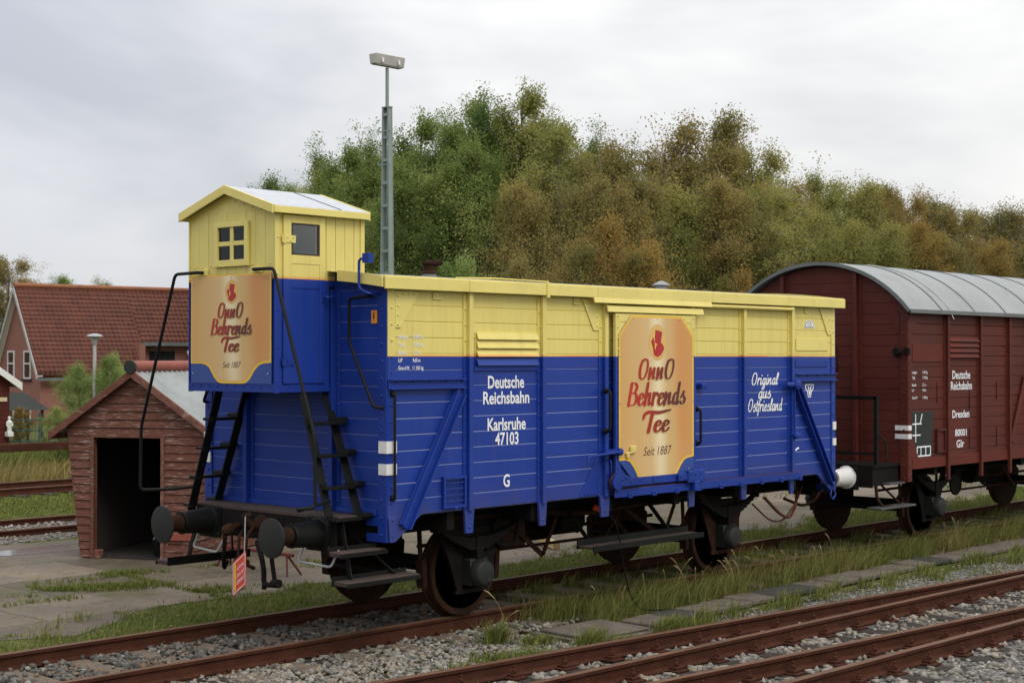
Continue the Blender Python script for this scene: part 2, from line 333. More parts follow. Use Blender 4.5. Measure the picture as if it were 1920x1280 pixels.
# ------------------------------------------------------------------ mesh building
class MB:
    def __init__(s): s.v = []; s.f = []; s.uv = {}
    def add(s, vs, fs):
        o = len(s.v); s.v += [tuple(p) for p in vs]; s.f += [tuple(i+o for i in f) for f in fs]; return o
    def box(s, x0, x1, y0, y1, z0, z1):
        s.add([(x0,y0,z0),(x1,y0,z0),(x1,y1,z0),(x0,y1,z0),(x0,y0,z1),(x1,y0,z1),(x1,y1,z1),(x0,y1,z1)],
              [(3,2,1,0),(4,5,6,7),(0,1,5,4),(1,2,6,5),(2,3,7,6),(3,0,4,7)]); return s
    def beam(s, p, q, w, h, up=(0,0,1)):
        p, q = Vector(p), Vector(q); d = (q-p).normalized(); u = Vector(up)
        a = d.cross(u)
        if a.length < 1e-4: a = d.cross(Vector((1,0,0)))
        a.normalize(); b = a.cross(d)
        vs = []
        for c in (p, q):
            for i, j in ((-1,-1),(1,-1),(1,1),(-1,1)): vs.append(c + a*(i*w/2) + b*(j*h/2))
        s.add(vs, [(0,1,2,3),(7,6,5,4),(0,4,5,1),(1,5,6,2),(2,6,7,3),(3,7,4,0)]); return s
    def tube(s, pts, r, n=8, round_=0):
        P = [Vector(p) for p in pts]
        if round_:
            Q = [P[0]]
            for i in range(1, len(P)-1):
                a = P[i-1]-P[i]; b = P[i+1]-P[i]; k = min(round_, a.length*.45, b.length*.45)
                p0 = P[i]+a.normalized()*k; p1 = P[i]+b.normalized()*k
                for t in (0, .25, .5, .75, 1): Q.append(p0*(1-t)**2 + P[i]*2*t*(1-t) + p1*t*t)
            Q.append(P[-1]); P = Q
        rs = r if isinstance(r, (list, tuple)) else [r]*len(P)
        rings = []; ref = None
        for i, p in enumerate(P):
            d = (P[min(i+1, len(P)-1)]-P[max(i-1, 0)]).normalized()
            if ref is None: ref = d.orthogonal().normalized()
            ref = (ref - d*ref.dot(d));
            if ref.length < 1e-5: ref = d.orthogonal()
            ref.normalize(); b = d.cross(ref)
            rings.append([p + (ref*math.cos(2*math.pi*k/n) + b*math.sin(2*math.pi*k/n))*rs[i] for k in range(n)])
        vs = [q for ring in rings for q in ring]; fs = []
        for i in range(len(P)-1):
            for k in range(n): fs.append((i*n+k, i*n+(k+1)%n, (i+1)*n+(k+1)%n, (i+1)*n+k))
        fs.append(tuple(reversed(range(n)))); fs.append(tuple(range((len(P)-1)*n, len(P)*n)))
        s.add(vs, fs); return s
    def lathe(s, p, d, prof, n=20):
        p, d = Vector(p), Vector(d).normalized(); a = d.orthogonal().normalized(); b = d.cross(a)
        vs = []; fs = []
        for t, r in prof:
            for k in range(n):
                an = 2*math.pi*k/n; vs.append(p + d*t + (a*math.cos(an)+b*math.sin(an))*r)
        for i in range(len(prof)-1):
            for k in range(n): fs.append((i*n+k, i*n+(k+1)%n, (i+1)*n+(k+1)%n, (i+1)*n+k))
        fs.append(tuple(reversed(range(n)))); fs.append(tuple(range((len(prof)-1)*n, len(prof)*n)))
        s.add(vs, fs); return s
    def prism(s, poly, fn, thick):
        th = Vector(thick); a = [Vector(fn(*p)) for p in poly]; n = len(a)
        s.add(a + [p+th for p in a], [tuple(range(n)), tuple(range(2*n-1, n-1, -1))] + [((i+1)%n, i, n+i, n+(i+1)%n) for i in range(n)]); return s
    def rivet(s, p, nrm, r=.014, h=.010):
        p, d = Vector(p), Vector(nrm); a = d.orthogonal().normalized(); b = d.cross(a); n = 6
        vs = [p + (a*math.cos(2*math.pi*k/n)+b*math.sin(2*math.pi*k/n))*r for k in range(n)]
        vs += [p + d*h + (a*math.cos(2*math.pi*k/n)+b*math.sin(2*math.pi*k/n))*r*.6 for k in range(n)]
        s.add(vs, [(k, (k+1)%n, n+(k+1)%n, n+k) for k in range(n)] + [tuple(range(n, 2*n))]); return s
    def build(s, name, mat, parent=None, bevel=0, smooth=False, uvfn=None, fix=True):
        me = bpy.data.meshes.new(name); me.from_pydata(s.v, [], s.f); me.update()
        if fix:
            bm = bmesh.new(); bm.from_mesh(me); bmesh.ops.recalc_face_normals(bm, faces=bm.faces); bm.to_mesh(me); bm.free()
        if uvfn:
            ul = me.uv_layers.new(name='UVMap')
            for lp in me.loops: ul.data[lp.index].uv = uvfn(me.vertices[lp.vertex_index].co)
        if smooth:
            for p in me.polygons: p.use_smooth = True
            me.set_sharp_from_angle(angle=R(38))
        if isinstance(mat, str): mat = M[mat]
        me.materials.append(mat)
        o = bpy.data.objects.new(name, me); COL.objects.link(o)
        if parent: o.parent = parent
        if bevel:
            b = o.modifiers.new('bevel', 'BEVEL'); b.width = bevel; b.segments = 1; b.limit_method = 'ANGLE'; b.angle_limit = R(40)
        return o
def thing(name, label, cat, loc=(0,0,0), rz=0, group=None):
    o = bpy.data.objects.new(name, None); COL.objects.link(o); o.empty_display_size = .3
    o.location = loc; o.rotation_euler = (0, 0, rz); o['label'] = label; o['category'] = cat
    if group: o['group'] = group
    return o
def tag(o, label, cat, group=None):
    o['label'] = label; o['category'] = cat
    if group: o['group'] = group
    return o
def setting(o): o['kind'] = 'structure'; return o
def stuff(o): o['kind'] = 'stuff'; return o
def np_mesh(name, verts, quads, mat, tint=None, smooth=False):
    me = bpy.data.meshes.new(name); nv, nf = len(verts), len(quads); k = quads.shape[1]
    me.vertices.add(nv); me.vertices.foreach_set('co', np.ascontiguousarray(verts, dtype=np.float32).ravel())
    me.loops.add(nf*k); me.loops.foreach_set('vertex_index', np.ascontiguousarray(quads, dtype=np.int32).ravel())
    me.polygons.add(nf); me.polygons.foreach_set('loop_start', np.arange(0, nf*k, k, dtype=np.int32))
    if smooth: me.polygons.foreach_set('use_smooth', np.ones(nf, dtype=bool))
    me.update(calc_edges=True)
    if tint is not None:
        a = me.attributes.new('tint', 'FLOAT', 'FACE'); a.data.foreach_set('value', np.ascontiguousarray(tint, dtype=np.float32))
    me.materials.append(M[mat] if isinstance(mat, str) else mat); return me
def link(me, name, parent=None, loc=(0,0,0)):
    o = bpy.data.objects.new(name, me); COL.objects.link(o); o.location = loc
    if parent: o.parent = parent
    return o

# ---- lettering: printed text becomes flat meshes lying on its surface
_tc = {}
def text_geo(sv, bold=.012, shear=0):
    key = (sv, bold, shear)
    if key in _tc: return _tc[key]
    cu = bpy.data.curves.new('text', 'FONT'); cu.body = sv; cu.size = 1.0; cu.offset = bold; cu.shear = shear; cu.resolution_u = 3
    cu.fill_mode = 'FRONT'
    o = bpy.data.objects.new('text', cu); COL.objects.link(o)
    dg = bpy.context.evaluated_depsgraph_get(); dg.update()
    me = bpy.data.meshes.new_from_object(o.evaluated_get(dg))
    vs = [(v.co.x, v.co.y) for v in me.vertices]; fs = [tuple(p.vertices) for p in me.polygons]
    bpy.data.objects.remove(o); bpy.data.curves.remove(cu); bpy.data.meshes.remove(me)
    _tc[key] = (vs, fs); return _tc[key]
def put_text(mb, sv, org, right, up, width=None, height=None, align='c', bold=.012, shear=0):
    """org = centre (or left) of the baseline; cap height = height; scaled to width"""
    vs, fs = text_geo(sv, bold, shear)
    x0 = min(v[0] for v in vs); x1 = max(v[0] for v in vs)
    cap, _ = text_geo('H', bold, 0); ch = max(v[1] for v in cap)
    sy = height/ch; sx = (width/(x1-x0)) if width else sy*.72
    ox = {'c': (x0+x1)/2, 'l': x0, 'r': x1}[align]
    o, r, u = Vector(org), Vector(right), Vector(up)
    mb.add([o + r*((x-ox)*sx) + u*(y*sy) for x, y in vs], fs)

# ---- brush script, drawn stroke by stroke
def crom(P, n=7):
    P = [np.array(p, float) for p in P]; Q = []
    E = [2*P[0]-P[1]] + P + [2*P[-1]-P[-2]]
    for i in range(1, len(E)-2):
        a, b, c, d = E[i-1:i+3]
        for t in np.linspace(0, 1, n, endpoint=False):
            Q.append(.5*((2*b)+(c-a)*t+(2*a-5*b+4*c-d)*t*t+(3*b-a-3*c+d)*t**3))
    Q.append(P[-1]); return np.array(Q)
SCRIPT = {
 'O': (.95, [[(.42,1.85),(.16,1.7),(.02,1.0),(.1,.25),(.36,0),(.62,.25),(.74,.95),(.66,1.65),(.42,1.85),(.3,1.75)]]),
 'n': (.66, [[(0,1),(0,0)], [(.0,.1),(.22,.8),(.36,1.0),(.40,.8),(.40,.15),(.5,.03),(.6,.2)]]),
 'z': (.70, [[(.02,1),(.02,.5),(.02,.02)], [(.04,.08),(.22,.55),(.40,1.0)], [(.42,1),(.42,.5),(.42,.05),(.56,.15)]]),
 'B': (.86, [[(.1,1.85),(.08,0)], [(-.02,1.8),(.4,1.88),(.62,1.55),(.5,1.12),(.15,1.0)], [(.15,1.0),(.58,.98),(.74,.52),(.56,.06),(.0,.02)]]),
 'e': (.54, [[(.06,.48),(.36,.62),(.40,.86),(.24,1.0),(.07,.75),(.04,.3),(.18,.0),(.38,.08),(.5,.3)]]),
 'h': (.62, [[(.05,1.85),(.03,.9),(.02,0)], [(.02,.35),(.22,.95),(.36,.98),(.38,.7),(.38,.12),(.48,.03),(.58,.2)]]),
 'r': (.46, [[(.02,1),(.02,0)], [(.02,.4),(.18,.95),(.3,1.02),(.40,.86)]]),
 'd': (.62, [[(.40,.85),(.22,1.0),(.05,.7),(.04,.2),(.18,0),(.38,.3)], [(.42,1.85),(.42,.15),(.52,.03),(.6,.2)]]),
 's': (.50, [[(.02,.55),(.26,1.12),(.2,.8),(.42,.45),(.36,.06),(.14,.0),(.06,.2)]]),
 'T': (.62, [[(-.34,1.15),(-.30,1.55),(.0,1.76),(.8,1.70),(1.65,1.90)], [(.30,1.72),(.26,.9),(.24,0)]]),
 'i': (.30, [[(.02,1),(.02,.15),(.12,.02),(.24,.25)], [(.08,1.42),(.09,1.5)]]),
 'g': (.58, [[(.40,.85),(.22,1.0),(.05,.7),(.05,.2),(.18,.05),(.38,.4)], [(.42,1),(.42,-.3),(.25,-.75),(.05,-.6),(.2,-.25),(.54,.2)]]),
 'a': (.58, [[(.40,.85),(.22,1.0),(.05,.7),(.04,.2),(.18,0),(.38,.3)], [(.42,1),(.42,.15),(.5,.02),(.58,.2)]]),
 'l': (.36, [[(.02,.3),(.25,1.4),(.2,1.85),(.06,1.6),(.05,.2),(.16,.02),(.3,.25)]]),
 'u': (.60, [[(.02,1),(.03,.25),(.15,.02),(.34,.3),(.41,.95)], [(.41,1),(.41,.15),(.5,.02),(.58,.2)]]),
 't': (.36, [[(.1,1.6),(.1,.2),(.2,.03),(.32,.2)], [(-.12,1.12),(.32,1.16)]]),
 'f': (.34, [[(.36,1.65),(.24,1.85),(.12,1.6),(.08,.2),(.04,-.65)], [(-.1,1.0),(.32,1.04)]]),
 ' ': (.4, []),
}
def script_geo(word, thick, thin, mono=False, shear=.17):
    vs, fs, x = [], [], 0.0
    for ch in word:
        adv, strokes = SCRIPT[ch]
        for st in strokes:
            P = crom(st) if len(st) > 2 else np.array([np.array(st[0])*(1-t)+np.array(st[1])*t for t in np.linspace(0, 1, 5)])
            d = np.gradient(P, axis=0); L = np.linalg.norm(d, axis=1, keepdims=True)+1e-9; d = d/L
            w = np.full(len(P), thick) if mono else thin + (thick-thin)*np.abs(d[:, 1])**1.6*np.where(d[:, 1] > .25, .62, 1.0)
            if ch == 'T' and st[0][0] < 0 and not mono: w = thin + (thick*1.15-thin)*np.clip(np.sin(np.linspace(.25, 2.7, len(P))), .15, 1)
            nrm = np.stack([-d[:, 1], d[:, 0]], 1)
            A = P + nrm*w[:, None]/2; B_ = P - nrm*w[:, None]/2
            o = len(vs)
            for a, b in zip(A, B_):
                for q in (a, b): vs.append((q[0]+x+shear*q[1], q[1]))
            for i in range(len(P)-1): fs.append((o+2*i, o+2*i+1, o+2*i+3, o+2*i+2))
            for e, sgn in ((0, -1), (len(P)-1, 1)):     # round ends
                c = P[e]; o2 = len(vs); m = 8
                for k in range(m):
                    an = 2*math.pi*k/m; q = c + np.array([math.cos(an), math.sin(an)])*w[e]/2
                    vs.append((q[0]+x+shear*q[1], q[1]))
                fs.append(tuple(range(o2, o2+m)))
        x += adv*(1.16 if ch not in 'OBT' else 1.08)
    return vs, fs
def put_script(word, c, right, up, width, height, thick, thin, mono, depth, nrm, layers=True):
    """word centred at c; height scales cap height 1.85; returns MB; every stroke layer lifted slightly to avoid overlap"""
    vs, fs = script_geo(word, thick, thin, mono)
    x0 = min(v[0] for v in vs); x1 = max(v[0] for v in vs)
    sx = width/(x1-x0); sy = height/1.85; mb = MB()
    c, r, u, nn = Vector(c), Vector(right), Vector(up), Vector(nrm)
    # a hair of extra height along the strokes keeps crossing strokes out of one plane
    mb.add([c + r*((x-(x0+x1)/2)*sx) + u*((y-.925)*sy) + nn*(depth + 2.2e-6*i) for i, (x, y) in enumerate(vs)], fs)
    return mb

# ------------------------------------------------------------------ setting: ground, ballast, paving
def grid(name, xs, ys, zfn, mat):
    xs, ys = np.array(xs), np.array(ys); X, Y = np.meshgrid(xs, ys); Z = zfn(X, Y)
    v = np.stack([X, Y, Z], -1).reshape(-1, 3); nx, ny = len(xs), len(ys)
    i = np.arange(nx-1)[None, :] + nx*np.arange(ny-1)[:, None]
    q = np.stack([i, i+1, i+1+nx, i+nx], -1).reshape(-1, 4)
    return link(np_mesh(name, v, q, mat, smooth=True), name)
def hn(X, Y, s=1.0):
    return (np.sin(X*1.7*s+Y*.9*s)+np.sin(X*.8*s-Y*2.1*s+1.3)+np.sin(X*3.3*s+Y*2.7*s+.5)*.5+np.sin(Y*5.1*s-X*1.9*s)*.3)/2.8
xs = sorted(set([-600,-300,-150,-80,-50,-30]+list(np.arange(-20,45,.5))+list(np.arange(45,100,2.5))+[120,160,220,350,600,1000]))
ys = sorted(set([-600,-300,-150,-80,-50,-30]+list(np.arange(-20,30,.5))+list(np.arange(30,100,2.5))+[120,160,220,350,600,1000]))
setting(grid('ground', xs, ys, lambda X, Y: np.where((Y > 1.3) & (Y < 9.7), -.157, -.20 + .018*hn(X, Y)), 'ground'))
setting(grid('ballast_bed', np.arange(-12, 60, .25), np.arange(-12, -2.0, .2),
     lambda X, Y: np.where(Y > -2.3, -.24, -.165) + .010*hn(X, Y, 3) + .006*np.sin(X*11+Y*7), 'ballast'))
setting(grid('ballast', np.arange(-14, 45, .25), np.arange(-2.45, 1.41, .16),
     lambda X, Y: -.165 + .012*hn(X, Y, 3) - np.where((np.abs(Y) > 1.3), .08, 0) - np.clip((X-2)*.02, 0, .05), 'shaded_ballast'))
# irregular edge of the old concrete yard
ex = np.linspace(-16, 30, 70); edge = 2.55 + .35*np.sin(ex*.9) + .22*np.sin(ex*2.3+1) + .12*np.sin(ex*5.1) + np.where(ex < 0, (-ex)*-.10, 0)
mb = MB(); n = len(ex)
vs = [(x, y, -.152) for x, y in zip(ex, edge)] + [(x, 9.4 + .1*math.sin(x), -.152) for x in ex]
mb.add(vs, [(i, i+1, n+i+1, n+i) for i in range(n-1)]); setting(mb.build('pavement', 'pave'))
mb = MB(); pc = (2.35, 8.55)
mb.add([(pc[0]+1.15*math.cos(t)*(1+.12*math.sin(3*t)), pc[1]+.42*math.sin(t)*(1+.15*math.cos(2*t)), -.148) for t in np.linspace(0, 2*math.pi, 28, endpoint=False)], [tuple(range(28))])
setting(mb.build('puddle', 'water'))

# ------------------------------------------------------------------ tracks
RP = [(-.065,-.15),(.065,-.15),(.065,-.137),(.012,-.118),(.010,-.045),(.034,-.034),(.036,-.004),(.030,0),(-.030,0),(-.036,-.004),(-.034,-.034),(-.010,-.045),(-.012,-.118),(-.065,-.137)]
def rail_part(parent, p, q, z=0):
    p, q = Vector((*p, z)), Vector((*q, z)); d = (q-p).normalized(); s = Vector((0,0,1)).cross(d)
    mb = MB(); L = q-p; nseg = 1
    a = [p + s*u + Vector((0,0,w)) for u, w in RP]; b = [v+L for v in a]; n = len(a)
    mb.add(a+b, [(i, (i+1)%n, n+(i+1)%n, n+i) for i in range(n)] + [tuple(range(n-1,-1,-1)), tuple(range(n, 2*n))])
    o = mb.build('rail', 'rail', parent); o.data.materials.append(M['rail_top'])
    for f in o.data.polygons:
        if f.normal.z > .5 and f.center.z - z > -.006: f.material_index = 1
    return o
def sleeper_mesh(L, w=.25):
    mb = MB(); mb.box(-w/2, w/2, -L/2, L/2, -.30, -.152); return mb
M['sleeper'] = paint('tarred_sleeper', (.035, .028, .023), .9, .3, (.075, .063, .053), .45, 6, (4, 1, 4), spec=.2, bump=.5)
M['sleeper_old'] = paint('weathered_sleeper', (.15, .115, .085), .9, .3, (.07, .055, .045), .5, 6, (4, 1, 4), spec=.2, bump=.5)
tr = thing('railway_track', 'rusty railway track the blue and yellow wagon and the red wagon stand on', 'track')
rail_part(tr, (-40, -.75), (120, -.75)); rail_part(tr, (-40, .75), (120, .75))
s0 = None
for i in range(46):
    x = -8 + i*.66 + random.uniform(-.03, .03)
    if s0 is None: s0 = sleeper_mesh(2.5).build('sleeper', 'sleeper_old', tr, .012); o = s0
    else: o = s0.copy(); COL.objects.link(o); o.parent = tr
    o.location = (x, random.uniform(-.05, .05), .003); o.rotation_euler = (0, 0, R(random.uniform(-1.2, 1.2)))
tp0 = None
for i in range(20):     # small rail pads on the near rail
    x = -8 + i*.66
    if tp0 is None:
        mb = MB(); mb.box(-.09, .09, -.14, .14, -.165, -.150)
        for y in (-.1, .1): mb.box(-.02, .02, y-.02, y+.02, -.15, -.12)
        tp0 = mb.build('rail_fastening', 'rail', tr, .004); o = tp0
    else: o = tp0.copy(); COL.objects.link(o); o.parent = tr
    o.location = (x, -.75, 0.004)

tn = thing('railway_turnout', 'rusty turnout of four rails on shared dark sleepers in front of the wagons', 'track')
RA = lambda x: -2.78 - .0835*x
RC = lambda x: -4.335 - .0845*x
RB = lambda x: -3.64 - .0126*x
RD = lambda x: -5.15 - .0126*x
rail_part(tn, (-30, RA(-30)), (10.8, RA(10.8))); rail_part(tn, (-30, RC(-30)), (10.2, RC(10.2)))
rail_part(tn, (-30, RB(-30)), (120, RB(120))); rail_part(tn, (-30, RD(-30)), (120, RD(120)))
s0 = f0 = None
for i in range(60):
    x = -6 + i*.62
    yc = (min(RD(x), RC(x)) + max(RA(x), RB(x)))/2; L = abs(max(RA(x), RB(x)) - min(RD(x), RC(x))) + 1.0
    o = sleeper_mesh(L).build('sleeper', 'sleeper', tn, .012); o.location = (x, yc, random.uniform(-.006, .002)); o.rotation_euler = (0, 0, R(.8 - 3*(x < 10)))
    for ry, on in ((RA, x < 9.5), (RC, x < 9), (RB, True), (RD, True)):
        if not on or x < -3.5 or x > 13: continue
        if f0 is None:
            mb = MB(); mb.box(-.085, .085, -.19, .19, -.152, -.134)
            for sg in (-1, 1):
                mb.box(-.055, .055, sg*.105-.045, sg*.105+.045, -.134, -.108)
                mb.box(-.03, .03, sg*.085-.03, sg*.085+.03, -.108, -.094)
                mb.lathe((0, sg*.105, -.1), (0,0,1), [(0,.026),(.03,.026),(.03,.014),(.065,.014)], 6)
            f0 = mb.build('rail_fastening', 'rail', tn, .004); o = f0
        else: o = f0.copy(); COL.objects.link(o); o.parent = tn
        o.location = (x, ry(x), 0); o.rotation_euler = (0, 0, R(random.uniform(-2.5, -.5)))
def bg_track(name_lab, y0, z, x0=-30, x1=120):
    t = thing('railway_track', name_lab, 'track', (0, y0, z))
    rail_part(t, (x0, -.75), (x1, -.75)); rail_part(t, (x0, .75), (x1, .75)); s = None
    for i in range(60):
        if s is None: s = sleeper_mesh(2.5).build('sleeper', 'sleeper', t); o = s
        else: o = s.copy(); COL.objects.link(o); o.parent = t
        o.location = (-14 + i*.65, 0, .02)
    return t
bg_track('rusty track between the puddle and the bright strip of lawn', 11.35, -.06)
bg_track('overgrown track in front of the dry grass, beyond the lawn', 18.3, -.03)
ob = thing('steel_beam', 'long rusty steel beam lying on low dark supports before the gardens', 'beam', (2, 24.2, -.2))
MB().box(-16, 24, -.12, .12, .50, .70).build('beam_body', 'rail', ob, .01)
for i in range(9): MB().box(-15.5+i*4.6, -15.1+i*4.6, -.35, .35, 0, .50).build('support', 'steel_dark', ob)
setting(grid('gravel_path', np.arange(-20, 60, .5), np.arange(9.6, 13.2, .3), lambda X, Y: -.172+.008*hn(X, Y, 3), 'ballast'))

# ------------------------------------------------------------------ goods wagons
W = 1.427
def wheelsets(root, xs, brake=True, dark='steel_dark'):
    for x in xs:
        MB().tube([(x, -1.0, .48), (x, 1.0, .48)], .07, 10).build('axle', dark, root)
        for sg in (-1, 1):
            mb = MB(); mb.lathe((x, sg*.685, .48), (0, sg, 0), [(-.005,.40),(0,.505),(.028,.505),(.034,.485),(.13,.475),(.13,.41),(.10,.40),(.045,.35),(.055,.16),(.11,.13),(.125,.08)], 40)
            w = mb.build('wheel', 'rust_wheel', root, smooth=True)
            # tyre ring as its own piece
            mb = MB(); mb.lathe((x, sg*.822, .48), (0, sg, 0), [(-.012,.474),(-.012,.472),(0,.468),(0,.415),(-.012,.405)], 40); mb.build('tyre', 'rust_wheel', w, smooth=True)
            y = sg*1.02
            mb = MB(); mb.box(x-.13, x+.13, min(sg*.90, sg*1.06), max(sg*.90, sg*1.06), .34, .62)
            mb.lathe((x, sg*1.06, .47), (0, sg, 0), [(-.01,.15),(.05,.15),(.10,.125),(.115,.07),(.115,.0)], 18)
            mb.lathe((x+.02, sg*1.10, .40), (sg*.0+.2, sg, -.1), [(0,.04),(.08,.035),(.085,.0)], 8)
            mb.build('axle_box', 'buffer', root, .012, smooth=True)
            # axle guard of plates
            mb = MB()
            for s2 in (-1, 1):
                mb.prism([(x+s2*.14,.30),(x+s2*.22,.30),(x+s2*.33,.60),(x+s2*.52,1.0),(x+s2*.36,1.0),(x+s2*.24,.70),(x+s2*.14,.64)], lambda a, b: (a, sg*.93, b), (0, sg*.02, 0))
            mb.box(x-.24, x+.24, sg*.94-.01, sg*.94+.012, .255, .30)
            mb.build('axle_guard', 'steel_dark' if x < 4 else 'rust_wheel', root)
            # leaf spring
            mb = MB()
            for k in range(7):
                L = .60 - k*.075; pts = [(x-L+2*L*t, y, .83 - .0 - .018*k + .12*((2*t-1)*L/.6)**2) for t in np.linspace(0, 1, 9)]
                for a, b in zip(pts[:-1], pts[1:]): mb.beam(a, b, .085, .016)
            mb.box(x-.05, x+.05, y-.055, y+.055, .62, .85)
            for s2 in (-1, 1):
                mb.tube([(x+s2*.60, y-.06, .95), (x+s2*.60, y+.06, .95)], .025, 8); mb.beam((x+s2*.60, y, .95), (x+s2*.66, y, 1.10), .05, .03, (0,1,0))
            mb.build('leaf_spring', 'steel_dark', root)
            if brake:
                for s2 in (-1, 1):
                    mb = MB()
                    mb.prism([(x+s2*.50,.34),(x+s2*.56,.34),(x+s2*.58,.62),(x+s2*.52,.66)], lambda a, b: (a, sg*.70, b), (0, sg*.10, 0))
                    mb.beam((x+s2*.55, sg*.75, .6), (x+s2*.58, sg*.75, 1.05), .05, .02, (0,1,0))
                    mb.build('brake_shoe', 'rust_wheel', root)
        for s2 in (-1, 1): MB().tube([(x+s2*.56, -.75, .45), (x+s2*.56, .75, .45)], .03, 8).build('brake_beam', dark, root)
def frame(root, L, mat='steel_dark'):
    mb = MB()
    for sg in (-1, 1):
        mb.box(.0, L, sg*.86-.012, sg*.86+.012, .94, 1.17); mb.box(0, L, sg*.83-.05, sg*.83+.05, 1.155, 1.17); mb.box(0, L, sg*.83-.05, sg*.83+.05, .94, .955)
    mb.box(-.0, L, -1.40, 1.40, 1.172, 1.20)
    for x in np.linspace(.9, L-.9, 6): mb.box(x-.05, x+.05, -1.38, 1.38, 1.0, 1.17)
    mb.build('underframe', mat, root)
    mb = MB()
    mb.tube([(1.9, .15, .62), (L-2.2, -.1, .70)], .022, 8); mb.tube([(L*.35, -.45, .95), (L*.6, .3, .55)], .03, 8)
    mb.tube([(2.2, -.3, .55), (L-2.2, -.3, .55)], .018, 8); mb.beam((L*.55, -.4, 1.0), (L*.62, -.4, .50), .06, .03, (0,1,0))
    mb.build('brake_rigging', 'rust_wheel', root)
    MB().lathe((L*.46, -.25, .80), (1,0,0), [(0,.0),(.01,.17),(.42,.17),(.5,.10),(.5,0)], 20).build('brake_cylinder', 'steel_dark', root, smooth=True)
def buffer_set(root, xb, dr, sleeve='black', fl=.36, z=1.03, white_from=None):
    """xb = headstock face, dr = -1 towards -X, +1 towards +X"""
    for sg in (-1, 1):
        y = sg*.875; mb = MB()
        mb.lathe((xb+dr*.0, y, z), (dr, 0, 0), [(0,.16),(.02,.16),(.03,.135),(.33,.112),(.35,.118),(.37,.112),(.372,.08)], 24)
        s = mb.build('buffer_sleeve', sleeve, root, smooth=True)
        mb = MB(); mb.lathe((xb+dr*.36, y, z), (dr, 0, 0), [(0,.085),(.19,.085),(.20,.09)], 20); mb.build('buffer_plunger', 'rust_wheel', s, smooth=True)
        mb = MB(); mb.lathe((xb+dr*.545, y, z), (dr, 0, 0), [(0,.09),(.018,.17),(.03,.188),(.045,.187),(.054,.15),(.058,.0)], 36); mb.build('buffer_head', 'buffer', s, smooth=True)
        mb = MB(); mb.box(min(xb, xb+dr*.014), max(xb, xb+dr*.014), y-.19, y+.19, z-.17, z+.15)
        for a in (-.15, .15):
            for b in (-.13, .12): mb.rivet((xb+dr*.014, y+a, z+b), (dr, 0, 0), .022, .02)
        mb.build('buffer_plate', 'black', s)
def boards(mb, fn, u0, u1, v0, v1, nb, vert=False, gap=.006, t=.02, jit=.0015, back=None):
    """boards laid on a plane: fn(u, v, depth) -> point"""
    n = nb
    for i in range(n):
        if vert: a0, a1, b0, b1 = u0+(u1-u0)*i/n+gap/2, u0+(u1-u0)*(i+1)/n-gap/2, v0, v1
        else: a0, a1, b0, b1 = u0, u1, v0+(v1-v0)*i/n+gap/2, v0+(v1-v0)*(i+1)/n-gap/2
        e = random.uniform(-jit, jit); c = .004; ct = .006
        # face with small chamfers on the long sides
        if vert: pr = [(a0,b0,-t),(a0,b1,-t),(a0,b1,e-c),(a0,b0,e-c),(a0+c,b0,e),(a0+c,b1,e),(a1-c,b0,e),(a1-c,b1,e),(a1,b0,e-c),(a1,b1,e-c),(a1,b0,-t),(a1,b1,-t)]
        else: pr = [(a0,b0,-t),(a1,b0,-t),(a1,b0,e-c),(a0,b0,e-c),(a0,b0+c,e),(a1,b0+c,e),(a0,b1-ct,e),(a1,b1-ct,e),(a0,b1,e-ct),(a1,b1,e-ct),(a0,b1,-t),(a1,b1,-t)]
        vs = [fn(*p) for p in pr]
        mb.add(vs, [(0,1,2,3),(3,2,5,4),(4,5,7,6),(6,7,9,8),(8,9,11,10)])
    # backing
    t = back or t
    mb.add([fn(u0, v0, -t), fn(u1, v0, -t), fn(u1, v1, -t), fn(u0, v1, -t)], [(0,1,2,3)])
SIDE = lambda u, v, d: (u, -W-d, v)           # near side, faces -Y
FAR = lambda u, v, d: (u, W+d, v)
def END(x0, s=-1): return lambda u, v, d: (x0+s*d, u, v)
ex_, ez_, nY = (1,0,0), (0,0,1), (0,-1,0)

